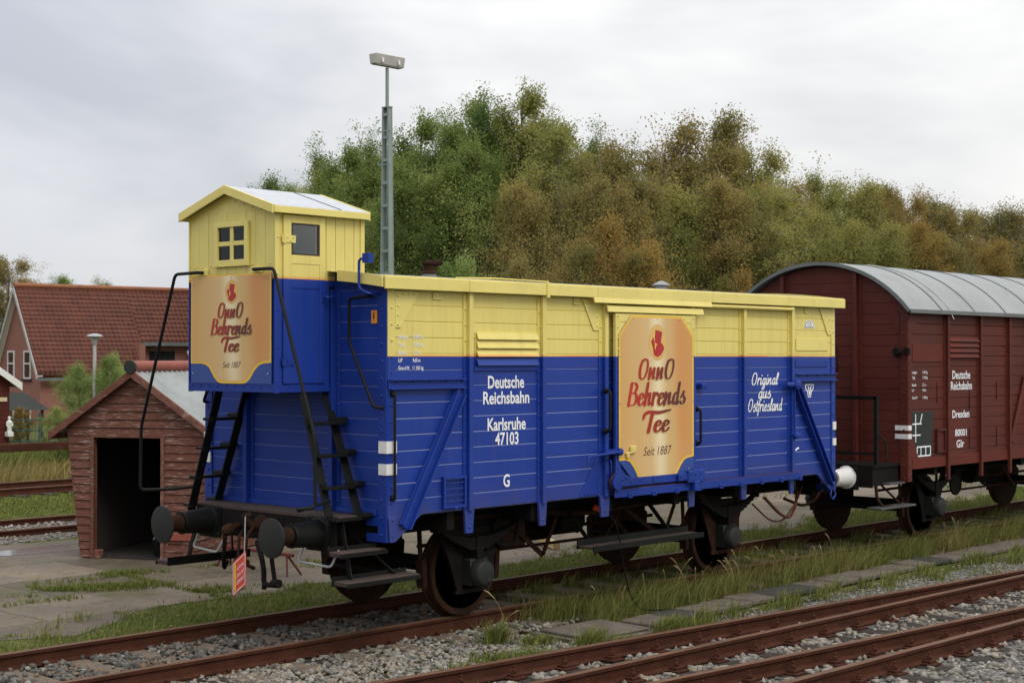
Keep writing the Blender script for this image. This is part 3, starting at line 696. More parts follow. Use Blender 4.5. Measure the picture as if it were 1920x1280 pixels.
bw = thing('goods_wagon', 'blue and yellow wooden goods wagon with brakeman cabin and gold tea advertising boards', 'railway wagon')
BL = 7.97; ZB, ZT = 1.19, 3.36
mb = MB(); boards(mb, SIDE, .0, BL, ZB, ZT, 14, back=.0045)
for pl in ([(0,.95),(.115,.95),(.46,1.19),(0,1.19)], [(BL,.965),(BL-.10,.965),(BL-.42,1.19),(BL,1.19)]):
    mb.prism(pl, lambda a, b: (a, -W, b), (0, .012, 0))
joints(mb.build('side_wall', 'side', bw, fix=False))
mb = MB(); boards(mb, FAR, .0, BL, ZB, ZT, 14); mb.build('side_wall', 'side', bw)
for x, s in ((0.0, -1), (BL, 1)):
    mb = MB(); boards(mb, END(x, s), -W, W, 1.19, ZT, 14, back=.0045)
    mb.prism([(-W,3.362),(-W*.5,3.50),(0,3.56),(W*.5,3.50),(W,3.362)], lambda a, b: (x+s*.001, a, b), (-s*.02, 0, 0))
    for sg in (-1, 1):     # blue corner plates below the floor with dark slot
        mb.box(x-.01 if s < 0 else x-.002, x+.002 if s < 0 else x+.01, min(sg*1.15, sg*W), max(sg*1.15, sg*W), 1.10, 1.19)
        mb.box(x-.01 if s < 0 else x-.002, x+.002 if s < 0 else x+.01, min(sg*1.15, sg*W), max(sg*1.15, sg*W), .95, 1.03)
        mb.box(x-.01 if s < 0 else x-.002, x+.002 if s < 0 else x+.01, min(sg*1.36, sg*W), max(sg*1.36, sg*W), 1.03, 1.10)
    joints(mb.build('end_wall', 'blue', bw), 'joint_blue')
    mb = MB()
    for y in (-.68, .68):      # channel posts of the end wall
        xx = sorted((x+s*.004, x+s*.014)); mb.box(xx[0], xx[1], y-.075, y+.075, 1.19, 3.36)
        xx = sorted((x+s*.014, x+s*.07)); mb.box(xx[0], xx[1], y-.03, y+.03, 1.19, 3.36)
        for z in np.arange(1.3, 3.35, .19): mb.rivet((x+s*.014, y-.055, z), (s,0,0)); mb.rivet((x+s*.014, y+.055, z), (s,0,0))
    for sg in (-1, 1):         # corner angle
        xx = sorted((x+s*.003, x+s*.015)); mb.box(xx[0], xx[1], min(sg*(W-.11), sg*(W+.012)), max(sg*(W-.11), sg*(W+.012)), .95, 3.345)
        for z in np.arange(1.02, 3.34, .165): mb.rivet((x+s*.015, sg*(W-.055), z), (s,0,0), .016, .012)
    xx = sorted((x+s*.004, x+s*.03)); mb.box(xx[0], xx[1], -1.3, 1.3, 1.20, 1.25)
    mb.build('end_post', 'blue', bw, .003)
# corner posts and side posts, near and far sides
def side_posts(xs_, sg):
    for x0, x1, zb, rn in xs_:
        mb = MB(); y = sg*W; f = lambda d: sg*(W+d)
        mb.box(x0, x1, min(f(-.004), f(.014)), max(f(-.004), f(.014)), ZB-.01, ZT-.01)
        c = (x0+x1)/2
        if rn: mb.box(c-.028, c+.028, min(f(.014), f(.058)), max(f(.014), f(.058)), ZB-.01, ZT-.01)
        if zb < ZB: mb.prism([(x0-.0,ZB),(x1,ZB),(x1-.02,zb),(x0+.02,zb)], lambda a, b: (a, f(.0), b), (0, sg*.03, 0))
        for z in np.arange(zb+.06, ZT-.03, .155):
            if rn:
                for xr in (x0+.02, x1-.02): mb.rivet((xr, f(.014), z), (0, sg, 0), .013, .012) if z > ZB else None
            else: mb.rivet((c, f(.014), z), (0, sg, 0), .016, .012)
            if z < ZB: mb.rivet((c, f(.03), z), (0, sg, 0), .016, .012)
        mb.build('side_post', 'side', bw, .003)
side_posts([(0,.10,.95,0),(1.02,1.16,.955,1),(2.12,2.25,.945,1),(3.12,3.29,.96,1),(4.72,4.86,.96,1),(5.79,5.92,.975,1),(6.86,6.97,.975,1),(BL-.085,BL,.965,0)], -1)
side_posts([(0,.10,.95,0),(1.02,1.16,.955,1),(2.12,2.25,.945,1),(3.2,3.32,.96,1),(4.72,4.84,.96,1),(5.79,5.92,.975,1),(BL-.085,BL,.965,0)], 1)
YS = -W-.014
def side_plate(name, poly, mat, d0=.002, th=.012, riv=()):
    mb = MB(); mb.prism(poly, lambda a, b: (a, -W-d0, b), (0, -th, 0))
    for a, b in riv: mb.rivet((a, -W-d0-th, b), nY, .014, .011)
    return mb.build(name, mat, bw, .002)
side_plate('corner_gusset', [(.101,2.99),(.17,2.99),(.42,3.34),(.101,3.34)], 'yellow', riv=[(.13,3.02+.09*i) for i in range(4)]+[(.2,3.31),(.27,3.31),(.34,3.31)])
side_plate('corner_gusset', [(2.84,3.34),(3.03,3.0),(3.12,3.0),(3.12,3.34)], 'yellow', riv=[(3.09,3.05+.1*i) for i in range(3)])
side_plate('corner_gusset', [(7.60,3.34),(7.80,3.0),(7.885,3.0),(7.885,3.34)], 'yellow', riv=[(7.84,3.05),(7.84,3.2)])
side_plate('corner_gusset', [(2.80,1.20),(3.12,1.20),(3.12,1.66)], 'blue', riv=[(2.88+.06*i,1.225) for i in range(4)])
for a, b in ((.60,.72),(2.70,2.80),(7.25,7.33)): side_plate('roof_bracket', [(a,3.27),(b,3.27),(b,3.34),(a,3.34)], 'yellow', riv=[(a+.03,3.31),(b-.03,3.31)])
def diag(p, q, w, mat='blue', ang=True):
    mb = MB(); p3, q3 = (p[0], -W-.022, p[1]), (q[0], -W-.022, q[1])
    mb.beam(p3, q3, .012, w, (0,-1,0)) if False else mb.beam(p3, q3, w, .012, (0,-1,0))
    d = Vector((q[0]-p[0], 0, q[1]-p[1])).normalized(); s = Vector((-d.z, 0, d.x))
    for k in (-1, 1): mb.beam(Vector(p3)+s*(k*(w/2-.008))+Vector((0,-.03,0)), Vector(q3)+s*(k*(w/2-.008))+Vector((0,-.03,0)), .012, .055, (0,-1,0))
    return mb.build('diagonal_brace', mat, bw, .002)
diag((.95,2.36), (.20,1.085), .125); diag((6.99,2.36), (7.86,1.06), .10)
for x0, x1 in ((.0,1.02),(6.97,BL)):
    mb = MB(); mb.box(x0, x1, -W-.028, -W-.003, 2.405, 2.495); mb.box(x0, x1, -W-.065, -W-.028, 2.485, 2.497); mb.box(x0, x1, -W-.065, -W-.028, 2.400, 2.412)
    for x in np.arange(x0+.1, x1, .22): mb.rivet((x, -W-.028, 2.47), nY, .012)
    mb.build('side_rail', 'blue', bw, .002)
MB().box(7.03, 7.80, -W-.012, -W-.002, 2.58, 2.67).build('strap_plate', 'blue', bw, .003)
MB().box(7.05, 7.80, -W-.010, -W-.001, 2.79, 2.95).build('patch_board', 'yellow', bw, .003)
# louvres
mb = MB(); mb.box(1.19, 2.12, -W-.010, -W-.002, 2.60, 2.96)
for k in range(4):
    z = 2.955 - k*.088; m2 = mb if k < 3 else MB()
    m2.prism([(-W-.011,z),(-W-.022,z),(-W-.048,z-.066),(-W-.036,z-.072)], lambda a, b: (1.20, a, b), (.91, 0, 0))
    if k == 3: m2.build('louvre_sill', 'side', bw)
mb.build('louvre', 'side', bw)
mb = MB(); mb.box(1.17, 2.13, -W-.02, -W-.002, 2.57, 2.60); mb.build('louvre_ledge', 'blue', bw, .003)
# label holder with wire grid
mb = MB()
for a, b, c, d in ((.72,.745,1.25,1.51),(1.01,1.035,1.25,1.51),(.72,1.035,1.225,1.25),(.72,1.035,1.51,1.535)): mb.box(a, b, -W-.045, -W-.003, c, d)
for x in np.linspace(.78, .98, 5): mb.tube([(x, -W-.03, 1.24), (x, -W-.03, 1.52)], .0045, 5)
for z in np.linspace(1.29, 1.47, 4): mb.tube([(.73, -W-.034, z), (1.02, -W-.034, z)], .0045, 5)
mb.tube([(.86,-W-.05,1.22),(.90,-W-.05,1.22)], .012, 6)
mb.build('label_holder', 'blue', bw)
MB().tube([(.055,-W-.012,2.36),(.055,-W-.055,2.36),(.055,-W-.055,1.37),(.055,-W-.012,1.37)], .013, 8, .03).build('grab_rail', 'black', bw, smooth=True)
for z in (2.36, 1.37): MB().lathe((.055, -W-.015, z), nY, [(0,.03),(.03,.028),(.035,.018)], 8).build('rail_socket', 'black', bw)
# white reflective squares on the corners
for z0, z1 in ((1.795,1.910),(1.590,1.695)):
    mb = MB(); mb.box(-.0290, .105, -W-.0290, -W-.0120, z0, z1); mb.box(-.0290, -.0120, -W-.0120, -W+.085, z0, z1); mb.build('white_marking', 'white', bw)
    mb = MB(); mb.box(BL-.07, BL+.004, -W-.0290, -W-.0120, z0-.04, z1-.05); mb.build('white_marking', 'white', bw)
    mb = MB(); mb.box(-.0290, -.0120, W-.10, W+.01, z0, z1); mb.build('white_marking', 'white', bw)
# sliding door
YD = -W-.085
mb = MB(); mb.box(3.30, 4.77, YD, -W-.062, 1.30, 3.19); mb.build('sliding_door', 'side', bw, .004)
door = bw.children[-1]
mb = MB()
for a, b, c, d in ((3.30,3.385,1.30,3.19),(4.69,4.77,1.30,3.19),(3.385,4.69,3.10,3.19),(3.385,4.69,1.30,1.40)): mb.box(a, b, YD-.016, YD-.001, c, d)
for x, al in ((3.34,1),(4.73,1)):
    for z in np.arange(1.36, 3.18, .12): mb.rivet((x, YD-.016, z), nY, .013, .011)
for x in (3.55, 3.8, 4.05, 4.3, 4.55): mb.rivet((x, YD-.016, 3.15), nY, .013, .011)
for x0, x1 in ((3.385,3.56),(4.52,4.69)):
    mb.prism([(x0,3.098),(x1,3.098),(x1 if x0 > 4 else x0, 2.90)], lambda a, b: (a, YD-.002, b), (0, -.010, 0))
mb.build('door_frame', 'side', door, .002)
mb = MB(); mb.prism([(0,3.29),(-.07,3.27),(-.085,3.205),(-.07,3.20),(-.055,3.255),(0,3.272)], lambda a, b: (3.16, -W-.03+a, b), (1.76,0,0)); mb.build('door_hood', 'yellow', bw)
mb = MB(); mb.prism([(0,3.365),(-.10,3.355),(-.115,3.30),(-.10,3.295),(-.085,3.335),(0,3.345)], lambda a, b: (2.93, -W-.005+a, b), (2.15,0,0)); mb.build('door_track_cover', 'yellow', bw)
MB().tube([(5.06,-W-.075,3.315),(6.88,-W-.075,3.315)], .022, 8).build('door_track_rod', 'yellow', bw, smooth=True)
mb = MB()
for x in (5.1, 6.86): mb.box(x-.02, x+.02, -W-.08, -W-.003, 3.30, 3.34)
mb.build('track_bracket', 'yellow', bw)
mb = MB(); mb.box(3.28, 7.03, -W-.105, -W-.09, 1.165, 1.255)
for x in np.arange(3.55, 7.0, .43): mb.box(x-.035, x+.035, -W-.118, -W-.005, 1.15, 1.20); mb.rivet((x, -W-.118, 1.19), nY, .016, .014)
mb.build('door_rail', 'blue', bw, .003)
MB().box(3.28, 7.03, -W-.103, -W-.093, 1.256, 1.262).build('rail_edge', 'rust', bw)
for x in (3.29, 4.80):
    mb = MB(); mb.lathe((x, -W-.152, 1.34), (0,1,0), [(0,.03),(.004,.088),(.03,.09),(.034,.075),(.05,.075)], 24)
    r_ = mb.build('door_roller', 'blue', bw, smooth=True)
    mb = MB(); mb.lathe((x, -W-.112, 1.34), (0,1,0), [(0,.091),(.018,.0915)], 24); mb.build('roller_rim', 'rust', r_, smooth=True)
    s = 1 if x < 4 else -1
    mb = MB(); mb.prism([(x+s*.0,1.29),(x+s*.42,1.29),(x+s*.42,1.37),(x+s*.18,1.38),(x+s*.10,1.43),(x,1.40)], lambda a, b: (a, -W-.136, b), (0, -.014, 0))
    for a, b in ((.06,1.36),(.06,1.31),(.13,1.38),(.22,1.34),(.30,1.31),(.38,1.34)): mb.rivet((x+s*a, -W-.150, b), nY, .015, .012)
    mb.build('roller_bracket', 'blue', bw, .002)
mb = MB(); mb.box(3.385, 4.70, -W-.112, -W-.09, 1.285, 1.375); mb.box(3.95, 4.08, -W-.122, -W-.11, 1.29, 1.37); mb.build('door_bottom_beam', 'blue', bw, .003)
mb = MB(); mb.box(4.66, 4.76, -W-.175, -W-.115, 1.16, 1.28); mb.box(4.55, 4.86, -W-.165, -W-.12, 1.26, 1.40)
for a in (4.60, 4.68, 4.78): mb.rivet((a, -W-.165, 1.36), nY, .016, .012); mb.rivet((a, -W-.165, 1.30), nY, .016, .012)
mb.build('door_stop', 'blue', bw, .006)
for x, z0, z1 in ((3.17,1.90,2.34),(4.83,1.70,2.10)):
    mb = MB(); mb.tube([(x,-W-.05,z1),(x,-W-.13,z1),(x,-W-.13,z0),(x,-W-.05,z0)], .016, 8, .05)
    for z in (z0, z1): mb.lathe((x, -W-.05, z), nY, [(0,.035),(.03,.03),(.05,.02)], 8)
    mb.build('door_handle', 'black', bw, smooth=True)
mb = MB(); mb.tube([(3.33,-W-.14,1.67),(2.82,-W-.12,1.64),(2.80,-W-.12,1.575)], .014, 8, .04); mb.lathe((3.34, -W-.10, 1.67), nY, [(0,.04),(.05,.04),(.06,.02)], 10)
mb.box(3.10, 3.30, -W-.12, -W-.06, 1.645, 1.70); mb.build('door_latch', 'blue', bw, smooth=True)
mb = MB(); mb.tube([(3.20,-W-.06,1.58),(3.20,-W-.12,1.58),(3.20,-W-.12,1.42),(3.20,-W-.06,1.42)], .009, 6, .03)
mb.build('latch_loop', 'blue', bw, smooth=True)
mb = MB(); mb.box(6.80, 7.02, -W-.10, -W-.06, 2.335, 2.375); mb.lathe((6.93,-W-.06,2.36), nY, [(0,.07),(.06,.065),(.075,.03)], 12); mb.lathe((6.72,-W-.08,2.36), (1,0,0), [(0,.02),(.02,.035),(.16,.035)], 10)
mb.build('door_catch', 'blue', bw, smooth=True)
mb = MB(); mb.lathe((6.93,-W-.05,1.72), nY, [(0,.05),(.05,.045),(.06,.02)], 10); mb.tube([(6.90,-W-.075,1.72),(7.02,-W-.09,1.72)], .018, 8); mb.tube([(6.92,-W-.07,1.75),(6.92,-W-.07,2.3)], .010, 6); mb.build('door_bolt', 'blue', bw, smooth=True)
MB().box(4.92, 5.02, -W-.09, -W-.004, 2.34, 2.40).build('door_catch', 'blue', bw, .01)
# roof
mb = MB(); NS = 14; yy = np.linspace(-1.50, 1.50, NS+1); zz = 3.455 + .115*(1-(yy/1.50)**2)
x0, x1 = -.105, 8.085
prof = [(y, z) for y, z in zip(yy, zz)]
mb.add([(x0, y, z) for y, z in prof]+[(x1, y, z) for y, z in prof]+[(x0, y, z-.03) for y, z in prof]+[(x1, y, z-.03) for y, z in prof],
  [(i, i+1, NS+2+i, NS+1+i) for i in range(NS)] + [(2*NS+2+i, 3*NS+3+i, 3*NS+4+i, 2*NS+3+i) for i in range(NS)])
mb.build('roof', 'felt', bw, smooth=True); roof = bw.children[-1]
mb = MB(); cuts = [-.11, 1.5, 2.95, 5.15, 6.7, 8.09]; cuts = [-.11, 1.02, 2.2, 3.0, 5.12, 6.75, 8.09]
for a, b in zip(cuts[:-1], cuts[1:]):
    for sg in (-1, 1):
        mb = MB(); mb.box(a+.002, b-.002, min(sg*1.505, sg*1.53), max(sg*1.505, sg*1.53), 3.352, 3.472); mb.box(a+.002, b-.002, min(sg*1.44, sg*1.512), max(sg*1.44, sg*1.512), 3.472, 3.482)
        mb.build('roof_fascia', 'yellow', roof, .006)
for xa, sd_ in ((-.13, -1), (-.13, 1), (8.09, 0)):
    mb = MB()
    for i in range(NS):
        ya, yb = yy[i], yy[i+1]
        if xa < 0 and (min(abs(ya), abs(yb)) < .68 or ya*sd_ < 0): continue
        mb.add([(xa, ya, zz[i]-.085),(xa, yb, zz[i+1]-.085),(xa, yb, zz[i+1]+.018),(xa, ya, zz[i]+.018),(xa+.022, ya, zz[i]-.085),(xa+.022, yb, zz[i+1]-.085),(xa+.022, yb, zz[i+1]+.018),(xa+.022, ya, zz[i]+.018)],
            [(0,1,2,3),(7,6,5,4),(0,4,5,1),(3,2,6,7),(0,3,7,4),(1,5,6,2)])
    mb.build('roof_end_board', 'yellow', roof)
mb = MB(); mb.box(2.16, 2.20, -1.545, -1.53, 3.33, 3.49); mb.tube([(1.0,-1.35,3.50),(1.4,-1.49,3.505),(2.18,-1.535,3.495),(2.18,-1.54,3.34)], .007, 6); mb.build('roof_cable', 'yellow', roof)
mb = MB(); mb.lathe((1.93, 0, 3.50), (0,0,1), [(0,.085),(.12,.085),(.121,.02)], 14); p_ = mb.build('stove_flue', 'greymetal', roof, smooth=True)
mb = MB(); mb.lathe((1.93, 0, 3.63), (0,0,1), [(0,.12),(.03,.06),(.09,.055),(.10,.075),(.13,.075),(.14,.02)], 14); mb.tube([(1.93,0,3.71),(2.06,-.06,3.76)], .035, 8); mb.build('flue_cap', 'rust_wheel', p_, smooth=True)
mb = MB(); mb.lathe((6.1, 0, 3.5), (0,0,1), [(0,.07),(.13,.07),(.131,.05)], 14); p_ = mb.build('roof_vent', 'greymetal', roof, smooth=True)
mb = MB(); mb.lathe((6.1, 0, 3.635), (0,0,1), [(0,.12),(.012,.12),(.06,.02)], 14); mb.build('vent_cap', 'gfelt', p_, smooth=True)

# lettering on the near side
def side_text(lines, mat='letter', y=None):
    for sv, x, z, w, h, al in lines:
        mb = MB(); put_text(mb, sv, (x, (YS if y is None else y), z), ex_, ez_, w, h, al); yield mb
yt = -W-.0035
for sv, x, z, w, h in (('Deutsche',1.65,2.395,.54,.125),('Reichsbahn',1.655,2.235,.69,.125),('Karlsruhe',1.66,1.965,.57,.125),('47103',1.66,1.815,.35,.125),('G',1.655,1.385,.095,.125)):
    mb = MB(); put_text(mb, sv, (x, yt, z), ex_, ez_, w, h, 'c', .022); mb.build('lettering', 'letter', bw)
mb = MB()
for i, (a, b) in enumerate((('Ladegew.','15 000 kg'),('Tragf.','17 500 kg'),('Bodenfl.','21,3 m'),('LüP','9,60 m'),('Gew.d.W.','11 300 kg'))):
    z = 2.885 - i*.0745
    put_text(mb, a, (.145, yt, z), ex_, ez_, None, .036, 'l', .012); put_text(mb, b, (.335, yt, z), ex_, ez_, None, .036, 'l', .012)
mb.build('data_lettering', 'letter', bw)
mb = MB(); put_text(mb, '1L', (1.52, -1.0-.0, 1.03), ex_, ez_, None, .05, 'c', .0)
mb.build('frame_mark', 'lampbox', bw)
for i, (wd, x, z, w, h) in enumerate((('Original',6.36,2.44,.60,.145),('aus',6.34,2.275,.28,.15),('Ostfriesland',6.36,2.115,.755,.15))):
    put_script(wd, (x, -W-.004, z), ex_, ez_, w, h, .17, .17, True, 0, nY).build('lettering', 'letter', bw, fix=False)
# small half-round plate with 15 and a shield mark
mb = MB(); mb.prism([(7.365+.12*math.cos(t), 3.085+.105*math.sin(t)) for t in np.linspace(0, math.pi, 14)], lambda a, b: (a, -W-.003, b), (0,-.003,0)); pl = mb.build('number_plate', 'letter', bw)
mb = MB(); mb.prism([(7.365+.105*math.cos(t), 3.092+.09*math.sin(t)) for t in np.linspace(0, math.pi, 14)], lambda a, b: (a, -W-.0065, b), (0,-.0008,0)); mb.build('plate_border', 'chalk', pl)
mb = MB(); mb.prism([(7.365+.094*math.cos(t), 3.098+.078*math.sin(t)) for t in np.linspace(0, math.pi, 14)], lambda a, b: (a, -W-.0078, b), (0,-.0006,0)); mb.build('plate_face', 'letter', pl)
mb = MB(); put_text(mb, '15', (7.365, -W-.0090, 3.105), ex_, ez_, .085, .055, 'c', .0); mb.build('plate_number', 'chalk', pl)
mb = MB(); mb.prism([(7.255,2.325),(7.29,2.325),(7.29,2.225),(7.44,2.225),(7.44,2.325),(7.475,2.325),(7.475,2.345),(7.255,2.345)] if False else [(7.26,2.36),(7.47,2.36),(7.46,2.29),(7.42,2.265),(7.40,2.19),(7.33,2.19),(7.31,2.265),(7.27,2.29)], lambda a, b: (a, -W-.003, b), (0,-.001,0)); sh = mb.build('shield_mark', 'letter', bw)
mb = MB(); mb.prism([(7.285,2.345),(7.445,2.345),(7.44,2.30),(7.40,2.28),(7.385,2.205),(7.345,2.205),(7.33,2.28),(7.29,2.30)], lambda a, b: (a, -W-.0045, b), (0,-.001,0)); mb.build('shield_field', 'blue', sh)
mb = MB(); mb.prism([(7.32,2.33),(7.35,2.33),(7.365,2.25),(7.38,2.33),(7.41,2.33),(7.375,2.215),(7.355,2.215)], lambda a, b: (a, -W-.006, b), (0,-.001,0)); mb.build('shield_sign', 'letter', sh)
MB().tube([(7.02,-W-.008,1.52),(7.10,-W-.008,1.55)], .012, 6).build('chalk_mark', 'letter', bw)

# tea boards
def arc(c, r, a0, a1, n=8): return [(c[0]+r*math.cos(t), c[1]+r*math.sin(t)) for t in np.linspace(R(a0), R(a1), n)]
def tea_board(parent, P, u0, u1, blue_poly, border_poly, gold_poly, nrm, ctr, ov, txt, k):
    """P(u, v, depth): u runs to the viewer's right; text spec in board coordinates"""
    o0 = Vector(P(0, 0, 0)); ri = (Vector(P(1, 0, 0))-o0); up = Vector(P(0, 1, 0))-o0; nn = Vector(nrm)
    vmin = min(p[1] for p in gold_poly); vmax = max(p[1] for p in gold_poly)
    uvf = lambda co: (((co-o0).dot(ri)-u0)/(u1-u0), ((co-o0).dot(up)-vmin)/(vmax-vmin))
    mb = MB(); mb.prism(blue_poly, lambda a, b: P(a, b, 0), nn*.006); bd = mb.build('advertising_board', 'bluedk', parent)
    mb = MB(); mb.prism(border_poly, lambda a, b: P(a, b, .0065), nn*.0006); mb.build('gold_border', 'goldline', bd)
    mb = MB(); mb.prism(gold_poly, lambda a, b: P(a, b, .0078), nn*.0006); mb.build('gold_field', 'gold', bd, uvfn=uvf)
    el = lambda s, d: [(ov[0]+ov[2]*s*math.cos(t), ov[1]+ov[3]*s*math.sin(t)) for t in np.linspace(0, 2*math.pi, 32, endpoint=False)]
    mb = MB(); mb.prism(el(1.10, 0), lambda a, b: P(a, b, .0090), nn*.0004); mb.build('emblem_ring', 'paleline', bd)
    mb = MB(); mb.prism(el(1.0, 0), lambda a, b: P(a, b, .0098), nn*.0004); em = mb.build('emblem_oval', 'emblem_gold', bd)
    sil = [(362,178),(385,182),(410,191),(404,236),(401,263),(414,276),(424,300),(417,322),(397,350),(374,361),(351,347),(345,303),(331,252),(338,247),(344,231),(352,235),(354,258),(361,246),(357,232),(360,206)]
    mb = MB(); mb.prism([(ov[0]+(x-378)/57*ov[2], ov[1]-(y-262)/112*ov[3]) for x, y in sil], lambda a, b: P(a, b, .0106), nn*.0004); mb.build('emblem_figure', 'emblem_red', bd)
    cup = [(356,264),(361,262),(366,272),(374,270),(372,281),(366,284),(365,297),(360,312),(357,296),(359,284)]
    mb = MB(); mb.prism([(ov[0]+(x-378)/57*ov[2], ov[1]-(y-262)/112*ov[3]) for x, y in cup], lambda a, b: P(a, b, .0114), nn*.0004); mb.build('emblem_cup', 'goldline', bd)
    for word, u, v, w, h, th, tn_ in txt:
        c = Vector(P(u, v, 0))
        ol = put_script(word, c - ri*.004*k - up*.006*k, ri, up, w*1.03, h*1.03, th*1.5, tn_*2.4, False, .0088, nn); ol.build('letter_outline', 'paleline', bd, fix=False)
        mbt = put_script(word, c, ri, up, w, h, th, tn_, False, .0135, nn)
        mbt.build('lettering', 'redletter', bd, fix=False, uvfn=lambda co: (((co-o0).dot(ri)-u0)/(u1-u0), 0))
    return bd
# the board on the sliding door
PS = lambda a, b, d: (a, YD-.018-d, b)
g = [(3.375,1.60),(3.375,2.945),(3.575,3.15),(4.475,3.15),(4.69,2.945),(4.69,1.585),(4.60,1.575)] + [(4.52,1.555),(4.44,1.49),(4.36,1.39),(4.31,1.36),(4.24,1.352),(3.83,1.352),(3.76,1.365),(3.71,1.40),(3.63,1.51),(3.56,1.575),(3.48,1.60)]
bdr = [(3.345,1.57),(3.345,2.955),(3.56,3.175),(4.49,3.175),(4.72,2.955),(4.72,1.56),(4.60,1.545)] + [(4.54,1.53),(4.47,1.465),(4.385,1.36),(4.33,1.33),(4.25,1.322),(3.82,1.322),(3.745,1.335),(3.69,1.37),(3.605,1.485),(3.54,1.548),(3.47,1.57)]
blu = [(3.345,1.57),(3.345,2.955),(3.56,3.175),(4.49,3.175),(4.72,2.955),(4.72,1.40),(4.25,1.3225),(3.82,1.3225),(3.60,1.335)]
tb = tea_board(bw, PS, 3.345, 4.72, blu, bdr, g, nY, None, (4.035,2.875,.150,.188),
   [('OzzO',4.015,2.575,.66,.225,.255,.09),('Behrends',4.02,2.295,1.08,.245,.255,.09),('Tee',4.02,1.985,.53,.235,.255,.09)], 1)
mb = MB(); put_text(mb, 'Seit 1887', (4.035, YD-.018-.0092, 1.605), ex_, ez_, .52, .098, 'c', .002, .28); mb.build('lettering', 'maroon', tb)
for a, b in ((3.60,3.135),(4.03,3.14),(4.45,3.135),(3.365,2.72),(4.705,2.72),(3.365,2.2),(4.705,2.2),(4.70,1.70),(4.62,1.42),(3.66,1.39)): MB().rivet((a, YD-.027, b), nY, .009, .006).build('board_screw', 'greymetal', tb)
mb = MB(); mb.box(3.52, 3.62, YD-.06, YD-.03, 1.67, 1.725); mb.beam((3.44,YD-.05,1.645),(3.60,YD-.05,1.665),.02,.02); mb.box(3.455,3.50,YD-.055,YD-.03,1.60,1.645); mb.build('door_hasp', 'yellow', bw, .004)

# ------------------------------------------------------------------ brakeman cabin on the end platform
XC, HC = -.745, .68
cb = MB()
boards(cb, lambda u, v, d: (XC-d, u, v), -HC, HC, 2.40, 4.12, 9, vert=True, gap=.004)
cb.prism([(-HC,4.12),(0,4.325),(HC,4.12)], lambda a, b: (XC-.002, a, b), (.02, 0, 0))
XR = .36
for sg in (-1, 1):
    fs_ = lambda u, v, d: (u, sg*(HC+d), v)
    if sg > 0: boards(cb, fs_, XC, XR, 3.40, 4.13, 8, vert=True, gap=.004)
    else:
        boards(cb, fs_, XC, -.545, 3.40, 4.13, 2, vert=True, gap=.004); boards(cb, fs_, -.235, XR, 3.40, 4.13, 5, vert=True, gap=.004)
        boards(cb, fs_, -.545, -.235, 3.40, 3.70, 3, vert=True, gap=.004); boards(cb, fs_, -.545, -.235, 3.975, 4.13, 3, vert=True, gap=.004)
    boards(cb, lambda u, v, d: (u, sg*(HC+d), v), XC, -.075, 2.40, 3.40, 5, vert=True, gap=.004)
boards(cb, lambda u, v, d: (XR+d, u, v), -HC, HC, 3.40, 4.12, 9, vert=True, gap=.004)
cb.prism([(-HC,4.12),(0,4.325),(HC,4.12)], lambda a, b: (XR+.002, a, b), (-.02, 0, 0))
cb.box(XC+.02, -.08, -HC+.02, HC-.02, 2.37, 2.40)
cab = cb.build('brakeman_cabin', 'cab', bw)
# cut the window openings out of the boards with real holes
def cut(o, boxes):
    for b in boxes:
        m_ = MB(); m_.box(*b); c = m_.build('cutter', 'black'); md = o.modifiers.new('cut', 'BOOLEAN'); md.operation = 'DIFFERENCE'; md.object = c; md.solver = 'EXACT'; md.use_self = True
        dg = bpy.context.evaluated_depsgraph_get(); me = bpy.data.meshes.new_from_object(o.evaluated_get(dg)); o.modifiers.clear(); old = o.data; o.data = me; bpy.data.meshes.remove(old)
        cm = c.data; bpy.data.objects.remove(c); bpy.data.meshes.remove(cm)
mb = MB()
for sg in (-1, 1):
    mb.box(XC-.012, XC+.04, min(sg*HC, sg*(HC+.014)), max(sg*HC, sg*(HC+.014)), 2.365, 4.11) ; mb.box(XR-.04, XR+.012, min(sg*HC, sg*(HC+.012)), max(sg*HC, sg*(HC+.012)), 3.47, 4.12)
    for z in np.arange(2.45, 4.1, .35): mb.rivet((XC+.02, sg*(HC+.014), z), (0, sg, 0), .011)
mb.build('corner_trim', 'cab', bw, .002)
mb = MB(); mb.box(XC-.014, XC-.003, -HC-.012, HC+.012, 2.372, 2.455)
for y in np.linspace(-.62, .62, 10): mb.rivet((XC-.014, y, 2.43), (-1,0,0), .013, .011)
mb.box(XC, -.08, -HC-.012, -HC-.002, 2.372, 2.44); mb.build('cabin_sill', 'blue', bw, .002)
mb = MB()
for y in np.linspace(-.6, .6, 10): mb.rivet((XC-.003, y, 3.60), (-1,0,0), .011, .009); mb.rivet((XC-.003, y, 4.07+.2*(1-abs(y)/.68)*.85), (-1,0,0), .011, .009)
for x in np.linspace(-.70, .32, 9): mb.rivet((x, -HC-.003, 3.55), (0,-1,0), .011, .009)
mb.build('cabin_rivet', 'yellow', bw)
